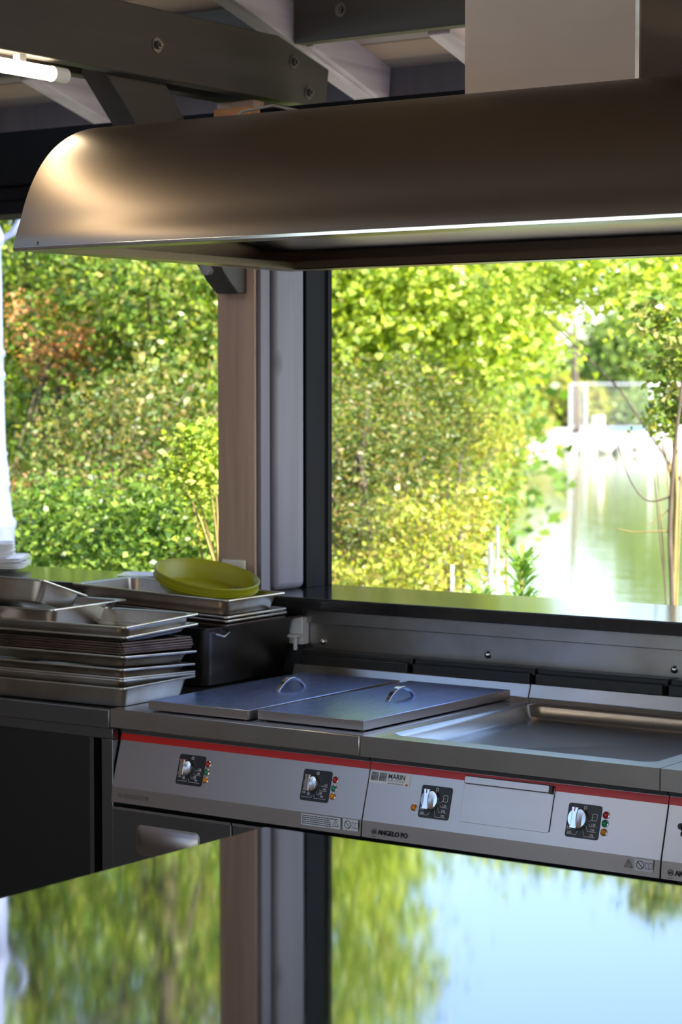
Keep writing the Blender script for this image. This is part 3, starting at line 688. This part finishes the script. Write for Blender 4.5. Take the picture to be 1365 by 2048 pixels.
# bowl
T = Thing('plastic_bowl', 'olive green round plastic bowl tilted in the upper right tray', 'bowl', (0, 0, 0))
rB = .156
bw = MB(); P_ = [(.118, -.056), (.124, -.057), (.131, -.052), (.147, -.020), (.153, -.019), (.1545, -.006), (rB, -.003), (rB, 0), (rB-.004, .002), (rB-.008, 0), (.143, -.020), (.127, -.048), (.120, -.053), (.001, -.053)]
bw.lathe([(.001, -.056)] + P_, 64); T.part('body', bw, 'bowl', smooth=50)
rg = MB(); rg.lathe([(.150, -.026), (.155, -.026), (.156, -.022), (.150, -.020)], 64, closed=True); T.part('rim_band', rg, 'bowl')
T.o.location = (-3.958, 4.992, 1.203)
T.o.rotation_euler = (Matrix.Rotation(YAW, 4, 'Z') @ Matrix.Rotation(R(9.5), 4, 'Y') @ Matrix.Rotation(R(10), 4, 'X')).to_euler()
# plates on the sill
def plate_mb(s):
    mb = MB(); r = s*.14
    def lp(i, z, rad): return [(a, b_, z) for a, b_ in rrect(-s/2+i, s/2-i, -s/2+i, s/2-i, rad, 6)]
    lo = [lp(s*.22, 0, r*.6), lp(s*.2, .002, r*.7), lp(s*.02, .014, r), lp(0, .016, r), lp(.002, .0185, r), lp(s*.19, .006, r*.7), lp(s*.23, .004, r*.6)]
    v = [p for l in lo for p in l]; m_ = len(lo[0]); f = []
    for i in range(len(lo)-1):
        for k in range(m_): f.append((i*m_+k, i*m_+(k+1) % m_, (i+1)*m_+(k+1) % m_, (i+1)*m_+k))
    f.append(tuple(range(m_))[::-1]); f.append(tuple(range((len(lo)-1)*m_, len(lo)*m_))); return mb.add(v, f)
pw = plate_mb(.25).build('plate', 'plate', smooth=40); pw2 = plate_mb(.17).build('plate', 'plate', smooth=40)
cxp, cyp = -5.20, 5.40
ordn = ['lowest', 'second', 'third', 'fourth', 'fifth', 'sixth', 'seventh']
for k in range(6):
    o = pw if k == 0 else pw.copy()
    if k: C.objects.link(o)
    o.location = (cxp-.02, cyp, 1.127+k*.0062 if k < 5 else 1.127+5*.0062); o.rotation_euler = (0, 0, R(40+random.uniform(-9, 9)))
    tag(o, '%s large white plate up from the sill in the left plate pile' % ordn[k], 'plate', 'white plates piled at the left end of the sill')
for k in range(7):
    o = pw2 if k == 0 else pw2.copy()
    if k: C.objects.link(o)
    o.location = (cxp-.025, cyp, 1.166+k*.0062); o.rotation_euler = (0, 0, R(42+random.uniform(-7, 7)))
    tag(o, '%s small white plate above the large plates at the left' % ordn[k], 'plate', 'small white plates on top of the pile')
o = pw2.copy(); C.objects.link(o); o.location = (-4.55, 5.42, 1.1275); o.rotation_euler = (0, 0, R(30)); tag(o, 'white dish on the sill behind the green bowl', 'plate')
if 'group' in o: del o['group']

# ------------------------------------------------------------------ table
T = Thing('work_table', 'mirror-like scratched steel work table in the foreground', 'table', (-1.35, 2.5, 0))
tx0, tx1, ty0, ty1 = -2.557, -.15, 1.45, 3.405
T.part('tabletop', MB().box(tx0, tx1, ty0, ty1, .842, .88), 'table', bevel=.003)
T.part('undershelf', MB().box(tx0+.05, tx1-.05, ty0+.05, ty1-.05, .22, .25), 'cab', bevel=.003)
for x in (tx0+.04, tx1-.08):
    for y in (ty0+.04, ty1-.08): T.part('leg', MB().box(x, x+.04, y, y+.04, 0, .842), 'cab', bevel=.003)

# ------------------------------------------------------------------ outside ground and water
def grid(name, xs, ys, zf, mat):
    v = [(x, y, zf(x, y)) for y in ys for x in xs]; nx = len(xs); f = [(j*nx+i, j*nx+i+1, (j+1)*nx+i+1, (j+1)*nx+i) for j in range(len(ys)-1) for i in range(nx-1)]
    o = MB().add(v, f).build(name, mat, smooth=80); o['kind'] = 'structure'; return o
def near_h(x, y):
    d = math.hypot(x, y); az = math.degrees(math.atan2(-x, y)); e = (az - 31.5)/3.0
    land = -.32 - max(0, d-8)*.015 + .05*math.sin(x*1.7)*math.cos(y*1.3)
    shore = 13 + max(0, min(1, (az-30.5)/4))*45          # bank reaches further out to the left
    t_ = max(0, min(1, (d-shore)/6)); return land*(1-t_) + (-1.6)*t_
xs = [-70+i*1.0 for i in range(121)]; ys = [5.62+i*1.0 for i in range(70)]
grid('bank', xs, ys, near_h, 'bank')
structure('bounce_strip', MB().box(RX0-.15, 6, 5.62, 8.0, -.3, -.22), 'gravel'); structure('terrace', MB().box(-60, RX0-.15, -40, 5.9, -.3, -.05), 'gravel'); structure('yard', MB().box(RX0-.15, 60, -60, -6.2, -.3, -.05), 'gravel'); structure('side_yard', MB().box(RX1+.2, 60, -6.2, 5.9, -.3, -.05), 'gravel')  # unseen gravel strip by the wall added to bounce light up to rafters
o = MB().add([(-300, 8, -.8), (120, 8, -.8), (120, 300, -.8), (-300, 300, -.8)], [(0, 1, 2, 3)]).build('pond', 'water', smooth=0); tag(o, 'pond water with reflections beyond the right window', 'water', kind='stuff')
# far bank: strips perpendicular to the view through the right window
def far_h(d): 
    return -1.2 if d < 90 else -.95 + min(1, (d-90)/3)*.55 + min(1, max(0, (d-93)/6))*.5
v = []; f = []; us = [-1400+i*100 for i in range(45)]; ds = [88, 90, 91.5, 93, 95, 99, 110, 140, 260]
for d_ in ds:
    for u_ in us:
        x_, y_ = G(u_, d_ + 1.2*math.sin(u_*.013)); v.append((x_, y_, far_h(d_)))
nu = len(us); f = [(j*nu+i, j*nu+i+1, (j+1)*nu+i+1, (j+1)*nu+i) for j in range(len(ds)-1) for i in range(nu-1)]
o = MB().add(v, f).build('far_bank', 'gravel', smooth=60); o['kind'] = 'structure'
def rock(label, u, d, s):
    x_, y_ = G(u, d); me = MB(); nn = 10; v = []; f = []
    bm = bmesh.new(); bmesh.ops.create_icosphere(bm, subdivisions=3, radius=1)
    for q in bm.verts:
        k = 1 + .16*math.sin(q.co.x*3+u) + .13*math.cos(q.co.y*4.1+u*.3) + .1*math.sin(q.co.z*5+u*.7); q.co = Vector((q.co.x*s*k, q.co.y*s*.6*k, q.co.z*.30*k))
    me_ = bpy.data.meshes.new('boulder'); bm.to_mesh(me_); bm.free(); me_.materials.append(M['rock'])
    me_.polygons.foreach_set('use_smooth', [True]*len(me_.polygons))
    o = bpy.data.objects.new('boulder', me_); C.objects.link(o); o.location = (x_, y_, -.66); o.rotation_euler = (0, 0, YAW); tag(o, label, 'rock', 'pale boulders along the far waterline')
for k, (u_, s_) in enumerate(((1140, .45), (1172, .4), (1212, .42), (1246, .5), (1292, .62), (1340, .6), (1385, .5))):
    rock(['leftmost pale boulder on the far waterline, left of the fence end', 'second pale boulder from the left on the far waterline', 'pale boulder below the white block across the pond', 'pale boulder in the middle of the far waterline row', 'wide pale boulder below the fence panel', 'wide pale boulder at the right end of the far waterline', 'pale boulder just outside the right edge'][k], u_, 90.6, s_*.8)
# temporary fence
def fence_panel(label, u0, u1, d0, d1, grp):
    p0 = Vector(G(u0, d0) + (.1,)); p1 = Vector(G(u1, d1) + (.1,)); T = Thing('fence_panel', label, 'fence', p0, grp); up = Vector((0, 0, 2.0))
    T.part('frame', MB().tube([p0, p0+up], .045, 8).tube([p1, p1+up], .045, 8).tube([p0+up, p1+up], .045, 8).tube([p0+up*.06, p1+up*.06], .03, 8), 'galv')
    ms = MB(); nn = 26
    for k in range(1, nn): q = p0.lerp(p1, k/nn); ms.tube([q+up*.06, q+up], .004, 4)
    for k in range(1, 7): ms.tube([p0+up*k/7, p1+up*k/7], .004, 4)
    T.part('wire_mesh', ms, 'galv', smooth=0)
fence_panel('galvanised temporary fence panel across the pond, the wide one', 1172, 1300, 97, 97, 'temporary fence panels')
fence_panel('galvanised temporary fence panel set at an angle, left of the wide one', 1140, 1171, 95, 97.5, 'temporary fence panels')
fence_panel('galvanised temporary fence panel at right, partly behind leaves', 1301, 1420, 97.2, 99, 'temporary fence panels')
x_, y_ = G(1196, 95.5); T = Thing('concrete_block', 'white upright concrete block in front of the far fence', 'block', (x_, y_, -.1))
b_ = MB().box(-.2, .2, -.2, .2, -.1, .72, Matrix.Translation((x_, y_, 0))); T.part('block', b_, 'concrete', bevel=.03)
T.part('cap', MB().box(-.12, .12, -.12, .12, .72, .80, Matrix.Translation((x_, y_, 0))), 'bark')
a = Vector(G(1215, 95.8) + (.12,)); b_ = Vector(G(1290, 95.8) + (.12,)); o = MB().cyl(a, b_, .07, 10).build('pipe', 'blue'); tag(o, 'blue pipe lying at the foot of the far fence', 'pipe')

# ------------------------------------------------------------------ plants
def leaf_mesh(name, mat, cen, size, parent, org, elong=1.7, droop=0., spread=None):
    n = len(cen); cen = np.asarray(cen)
    d = rng.normal(size=(n, 3)); d[:, 2] = d[:, 2]*.55 - droop; d /= np.linalg.norm(d, axis=1)[:, None]
    r_ = rng.normal(size=(n, 3)); r_[:, 2] *= .5; s = np.cross(d, r_); s /= np.linalg.norm(s, axis=1)[:, None]; nn = np.cross(d, s)
    L = (size*rng.uniform(.6, 1.25, n))[:, None]; W = L/elong
    base = cen - d*L*.5; tip = cen + d*L*.5 - nn*L*.10; mid = cen + d*L*.06
    v = np.stack([base, mid + s*W*.5 + nn*L*.09, tip, mid - s*W*.5 + nn*L*.09], 1).reshape(-1, 3) - np.asarray(org)
    me = bpy.data.meshes.new(name); me.vertices.add(n*4); me.vertices.foreach_set('co', v.astype(np.float32).ravel())
    me.loops.add(n*4); me.loops.foreach_set('vertex_index', np.arange(n*4, dtype=np.int32))
    me.polygons.add(n); me.polygons.foreach_set('loop_start', np.arange(0, n*4, 4, dtype=np.int32)); me.update(calc_edges=True)
    me.materials.append(mat); o = bpy.data.objects.new(name, me); C.objects.link(o); o.parent = parent; return o
def tree(label, base, trunk_top, tr, blobs, nclus, per, size, mat, cat='tree', name='tree', csig=.13, elong=1.7, droop=.1, bark='bark', group=None, limbs=26, lean=(0, 0)):
    """blobs: (x, y, z, rx, ry, rz, weight)"""
    T = Thing(name, label, cat, (base[0], base[1], base[2]), group)
    if size < .19: size *= .78; nclus = int(nclus*1.15); per = int(per*1.35); csig *= .82
    b0 = Vector(base); top = Vector((base[0]+lean[0], base[1]+lean[1], trunk_top))
    bl = np.array([b_[:6] for b_ in blobs], float); wt = np.array([b_[6] for b_ in blobs], float); wt /= wt.sum()
    idx = rng.choice(len(bl), size=nclus, p=wt)
    q = rng.normal(size=(nclus, 3)); q /= np.linalg.norm(q, axis=1)[:, None]; q *= (rng.uniform(.12, 1, nclus)**.45)[:, None]
    cc = bl[idx, :3] + q*bl[idx, 3:6]
    cen = np.repeat(cc, per, 0) + rng.normal(size=(nclus*per, 3))*csig*np.array([1, 1, .7])
    leaf_mesh('foliage', mat, cen, size, T.o, base, elong, droop)
    mb = MB(); tr_pts = [b0.lerp(top, k/5) + Vector((math.sin(k*1.7)*tr*.5, math.cos(k*2.1)*tr*.5, 0))*(1 if 0 < k < 5 else 0) for k in range(6)]
    mb.tube(tr_pts, [tr*(1-.12*k) for k in range(6)], 9); T.part('trunk', mb, bark)
    br = MB()
    if bark == 'twig': limbs = 9
    for k in range(min(limbs, nclus)):
        e = Vector(cc[k]); s_ = tr_pts[random.randint(2, 5)]; m_ = s_.lerp(e, .5) + Vector((0, 0, .08*(e-s_).length)); br.tube([s_, m_, e], [tr*.28, tr*.17, tr*.05], 5)
    T.part('branches', br, bark)
    return T
def gp(u, d, z=-.4): x_, y_ = G(u, d); return (x_, y_, z)
def bl(u, v, d, rx, ry, rz, wt=1): x_, y_ = G(u, d); return (x_, y_, Zv(v, d), rx, ry, rz, wt)
# --- seen through the right window
tree('big oak with large bright leaves right of the grey post', gp(700, 14), 3.2, .12,
     [bl(770, 640, 13.5, .75, .8, .65, 1.2), bl(680, 560, 13, .7, .7, .9, 1), bl(900, 590, 13.5, .7, .7, .36, .8), bl(660, 250, 14, .75, .9, 1.1, 1.3), bl(1000, 690, 13.2, .35, .4, .28, .28), bl(620, 20, 14.5, .7, .8, .9, .5)], 900, 17, .085, L_oak, name='oak_tree')
tree('oak branch crown arching across the top of the right window', gp(1480, 11.5), 2.7, .035,
     [bl(1080, 540, 11.5, .40, .5, .16, .8), bl(1230, 540, 11.5, .45, .5, .18, .8), bl(1330, 600, 11, .22, .4, .26, .7), bl(1200, 590, 11.3, .3, .3, .12, .35), bl(1420, 500, 11.5, .5, .7, .25, .5)], 165, 13, .075, L_oak, name='oak_tree', limbs=6)
tree('olive willow-like bush with fine leaves beside the black window frame', gp(720, 11), 1.4, .05,
     [bl(720, 950, 11, .50, .6, .50, 1), bl(800, 830, 11.5, .45, .5, .35, .8), bl(690, 1120, 10.5, .5, .5, .3, .7), bl(830, 1010, 11.2, .25, .4, .4, .4)], 520, 22, .045, L_olive, 'bush', 'bush', csig=.09, elong=2.6)
tree('green bush behind the willow-like bush, further out', gp(800, 17), 2.2, .08,
     [bl(740, 900, 17, 1.2, .8, 1.1, 1), bl(900, 860, 17.5, .6, .6, .45, .5)], 480, 20, .07, L_mid, 'bush', 'bush')
tree('yellow-green bush at the bottom middle of the right window', gp(900, 10), .9, .03,
     [bl(870, 1090, 10, .26, .3, .25, 1), bl(940, 880, 13, .35, .3, .18, .5), bl(960, 1010, 10.4, .13, .2, .12, .25), bl(760, 1160, 9.6, .3, .3, .12, .4)], 210, 16, .045, L_yel, 'bush', 'bush', csig=.08)
tree('slender leafy tree at the right edge of the right window', gp(1352, 8.5), 1.75, .018,
     [bl(1350, 690, 8.5, .13, .15, .20, 1), bl(1345, 830, 8.5, .10, .1, .07, .5), bl(1310, 640, 8.6, .08, .1, .1, .3), bl(1385, 760, 8.5, .12, .1, .2, .5)], 75, 12, .05, L_mid, 'tree', 'slender_tree', csig=.05, bark='twig')
x_, y_ = G(1352, 8.3)
T = Thing('bare_vine', 'bare hanging twigs curving over the pond near the right edge', 'twigs', (x_, y_, -.35))
def tw(pts, r0, r1, d=8.3):
    P3 = []
    for u_, v_ in pts: a_, b__ = G(u_, d); P3.append((a_, b__, Zv(v_, d)))
    P3 = [tuple(p) for p in smooth_prof(P3, 4)]; return MB().tube(P3, [r0 + (r1-r0)*k/(len(P3)-1) for k in range(len(P3))], 6)
T.part('twig', tw([(1350, 1380), (1348, 1200), (1342, 1050), (1350, 900), (1365, 760)], .010, .006), 'bark')
T.part('twig', tw([(1342, 1060), (1310, 1060), (1270, 1062), (1235, 1055)], .004, .002), 'twig', label='yellowish twig')
T.part('twig', tw([(1345, 990), (1300, 1000), (1268, 970), (1245, 915), (1232, 870)], .004, .002), 'bark')
T.part('twig', tw([(1330, 1400), (1335, 1200), (1325, 1100), (1310, 950)], .004, .002), 'bark')
T.part('twig', tw([(1345, 1010), (1320, 1035), (1290, 1050)], .003, .0015), 'twig')
# spiky plants and reeds
def blades(name, label, cat, u, d, z0, z1, n, wd, mat, spread, hmin=.5):
    x_, y_ = G(u, d); T = Thing(name, label, cat, (x_, y_, z0)); st = MB(); st.tube([(x_, y_, z0), (x_, y_, z1)], [.008, .004], 6)
    T.part('stem', st, 'twig')
    mb = MB()
    for k in range(n):
        a = random.uniform(0, 2*PI); zz = z0+(z1-z0)*random.uniform(hmin, 1.0); l_ = spread*random.uniform(.6, 1.1); dr = Vector((math.cos(a), math.sin(a), 0)); sd_ = Vector((-dr.y, dr.x, 0))*wd
        p0 = Vector((x_, y_, zz)); p1 = p0+dr*l_*.5+Vector((0, 0, l_*.45)); p2 = p0+dr*l_+Vector((0, 0, l_*.35))
        mb.add([p0-sd_*.4, p0+sd_*.4, p1+sd_, p1-sd_, p2], [(0, 1, 2, 3), (3, 2, 4)])
    T.part('leaves', mb, mat, smooth=0, recalc=False)
blades('spiky_plant', 'spiky green plant at the pond edge, above the sill', 'plant', 1045, 8.6, -.4, 1.08, 80, .011, L_spike, .15, .84)
blades('spiky_plant', 'shorter spiky green plant left of the tall one', 'plant', 965, 8.4, -.4, .98, 60, .010, L_spike, .14, .86)
blades('spiky_plant', 'thin green sprig between the two spiky plants', 'plant', 1015, 9.2, -.4, 1.28, 36, .008, L_spike, .08, .88)
for k, (u_, v_) in enumerate(((982, 1085), (905, 1130), (996, 1050))):
    a_ = gp(u_+4, 8.8, -.4); b_ = gp(u_, 8.8, Zv(v_, 8.8)); o = MB().cyl(a_, b_, .011 if k == 0 else .008, 8).build('reed', 'concrete'); tag(o, ['thick pale reed stalk beside the spiky plants', 'leaning pale reed stalk left of the spiky plants', 'thin tall pale reed stalk'][k], 'reed', 'pale reed stalks')
# --- seen through the left window
tree('tall green tree in the left window, next to the pale post', gp(330, 12), 4.2, .11,
     [bl(330, 560, 12, .8, .8, .9, 1.3), bl(420, 700, 11.5, .5, .6, .6, .7), bl(260, 850, 12, .7, .7, .7, 1), bl(420, 250, 12.5, 1.3, 1.0, 1.5, 1.6), bl(480, 40, 12.8, 1.4, 1.0, 1.3, 1.1), bl(150, 100, 13, 1.2, 1.0, 1.2, .9)], 1350, 17, .07, L_mid, name='leafy_tree')
tree('bright green tree at far left, beside the lamp post', gp(60, 13), 4.0, .11,
     [bl(60, 600, 13, .9, .8, .8, 1), bl(120, 850, 13, .8, .8, .7, 1), bl(-60, 300, 13.5, 1.3, 1.0, 1.5, 1.2), bl(-150, 850, 13.5, 1.1, .8, 1.2, .8), bl(40, 60, 13.5, 1.4, 1.0, 1.0, .8)], 1050, 17, .07, L_oak, name='leafy_tree')
tree('rust-coloured shrub glimpsed in the middle of the left foliage', gp(120, 11.8), 2.0, .04,
     [bl(110, 720, 11.8, .22, .2, .12, 1), bl(45, 650, 11.9, .18, .2, .15, .8), bl(40, 985, 11.5, .15, .2, .08, .5), bl(150, 690, 11.7, .1, .15, .1, .4)], 60, 12, .05, L_rust, 'shrub', 'rust_shrub', csig=.07)
tree('dense low bush along the bottom of the left window', gp(300, 9), .9, .05,
     [bl(330, 1090, 9, .55, .4, .26, 1.4), bl(200, 1060, 9.4, .4, .4, .25, .8), bl(80, 1080, 9.6, .4, .4, .2, .6), bl(420, 1010, 9, .25, .3, .2, .5), bl(250, 1250, 9, .9, .5, .35, .8)], 470, 15, .05, L_dark, 'bush', 'bush', csig=.07)
tree('bright leafy sprays in front of the tall tree, left of the pale post', gp(440, 8), 1.4, .025,
     [bl(415, 905, 8, .13, .15, .12, 1), bl(395, 960, 8, .10, .12, .08, .5), bl(440, 1040, 8.1, .12, .12, .15, .5)], 80, 12, .045, L_oak, 'shrub', 'young_tree', csig=.045, bark='twig')
tree('grey-green shrub low at left behind the stacked plates', gp(150, 10.5), 1.2, .04,
     [bl(140, 1010, 10.5, .35, .4, .3, 1), bl(230, 900, 10.8, .4, .4, .35, 1), bl(330, 830, 10.9, .3, .4, .3, .6)], 260, 16, .045, L_olive, 'shrub', 'shrub', csig=.09)
# --- backdrop further out
for k, (u_, d_, z_, rx, rz) in enumerate(((-500, 24, 2.6, 3.0, 3.6), (-100, 26, 3.0, 3.0, 3.8), (330, 25, 3.2, 2.8, 4.0), (700, 27, 2.6, 2.6, 3.4))):
    x_, y_ = G(u_, d_)
    tree(['broad dark tree beyond the far left edge', 'broad dark tree behind the lamp post', 'broad dark tree far behind the left window foliage', 'broad dark tree far behind the oak'][k], (x_, y_, -.6), 4.5, .2,
         [(x_, y_, z_, rx, 1.6, rz, 1), (x_, y_, .8, rx, 1.4, 1.6, .45)], 900, 14, .20, L_dark, name='broad_tree', csig=.28)
# --- far bank
def far_tree(label, u, v0, v1, d, rx, mat, n=170, size=.5, name='distant_tree'):
    x_, y_ = G(u, d); zc = Zv((v0+v1)/2, d); rz = abs(Zv(v0, d)-Zv(v1, d))/2
    tree(label, (x_, y_, .0), zc+rz*.4, max(.12, rx*.07), [(x_, y_, zc, rx, rx*.7, rz, 1)], n, 16, size, mat, name=name, csig=.55*rx/2.2, limbs=10, elong=1.3)
far_tree('large dark green tree behind the far fence', 1235, 640, 850, 112, 2.2, L_far, 260, .42)
far_tree('tall dark tree at the right behind the far fence', 1330, 470, 830, 116, 2.4, L_far, 300, .42)
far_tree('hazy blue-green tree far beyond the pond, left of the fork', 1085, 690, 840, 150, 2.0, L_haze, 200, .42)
far_tree('pale yellow-green bush left of the far fence', 1120, 745, 870, 104, 1.2, L_yel, 170, .3, 'distant_bush')
far_tree('yellowish bush seen through the far fence mesh', 1178, 770, 860, 102, .9, L_yel, 120, .25, 'distant_bush')
far_tree('green bush at the foot of the far dark tree', 1260, 800, 868, 103, 1.6, L_far, 150, .25, 'distant_bush')
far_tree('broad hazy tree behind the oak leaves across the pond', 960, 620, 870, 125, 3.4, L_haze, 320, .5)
far_tree('tall tree beyond the right edge across the pond', 1470, 450, 860, 118, 3.0, L_far, 260, .5)
far_tree('yellow bush on the far bank below the oak leaves', 1030, 800, 885, 96, 1.3, L_yel, 160, .25, 'distant_bush')
x_, y_ = G(1150, 60)
def P60(u_, v_, d=60): a_, b__ = G(u_, d); return (a_, b__, Zv(v_, d))
T = Thing('forked_tree', 'dark forked bare tree trunk against the pale sky', 'tree', gp(1150, 96, .1))
T.part('trunk', MB().tube([P60(1152, 865, 96), P60(1150, 760, 96), P60(1148, 700, 96)], [.20, .16, .13], 8).tube([P60(1148, 702, 96), P60(1150, 660, 96), P60(1140, 620, 96), P60(1142, 560, 96)], [.12, .11, .08, .05], 8), 'bark')
T.part('branch', MB().tube([P60(1148, 675, 96), P60(1118, 655, 96), P60(1100, 625, 96), P60(1085, 600, 96)], [.10, .09, .07, .04], 8).tube([P60(1149, 700, 96), P60(1130, 690, 96), P60(1110, 692, 96)], [.07, .05, .03], 6), 'bark')
# --- lamp post
d_ = 9.0; x_, y_ = G(-16, d_); T = Thing('lamp_post', 'pale blue cast iron lamp post outside the left window edge', 'lamp post', (x_, y_, -.35))
def zz(v_): return Zv(v_, d_)
pr_ = [(.13, -.35), (.13, -.1), (.10, -.05), (.095, .6), (.115, .63), (.115, .66), (.092, .70), (.088, zz(1060)), (.095, zz(1050)), (.096, zz(1040)), (.080, zz(1028)), (.076, zz(1000)), (.068, zz(975)), (.072, zz(968)), (.070, zz(960)), (.066, zz(935)), (.060, zz(912)), (.064, zz(905)), (.056, zz(898)), (.052, zz(800)), (.051, zz(760)), (.058, zz(754)), (.058, zz(748)), (.050, zz(742)), (.050, zz(718)), (.058, zz(712)), (.057, zz(704)), (.048, zz(698)), (.046, zz(560)), (.044, zz(500)), (.056, zz(492)), (.060, zz(482)), (.052, zz(472)), (.036, zz(455)), (.030, zz(420)), (.024, 4.2)]
T.part('shaft', MB().lathe(pr_, 20, Matrix.Translation((x_, y_, 0))), 'lamp', smooth=60)
am = MB(); rt = Vector((math.cos(YAW), math.sin(YAW), 0)); c0 = Vector((x_, y_, zz(490)))
for s_ in (-1, 1):
    am.tube([c0+rt*s_*.03, c0+rt*s_*.09+Vector((0, 0, .035)), c0+rt*s_*.12+Vector((0, 0, .09)), c0+rt*s_*.10+Vector((0, 0, .14)), c0+rt*s_*.07+Vector((0, 0, .17)), c0+rt*s_*.035+Vector((0, 0, .15))], [.012, .014, .014, .012, .010, .008], 8)
T.part('scroll_arm', am, 'lamp')
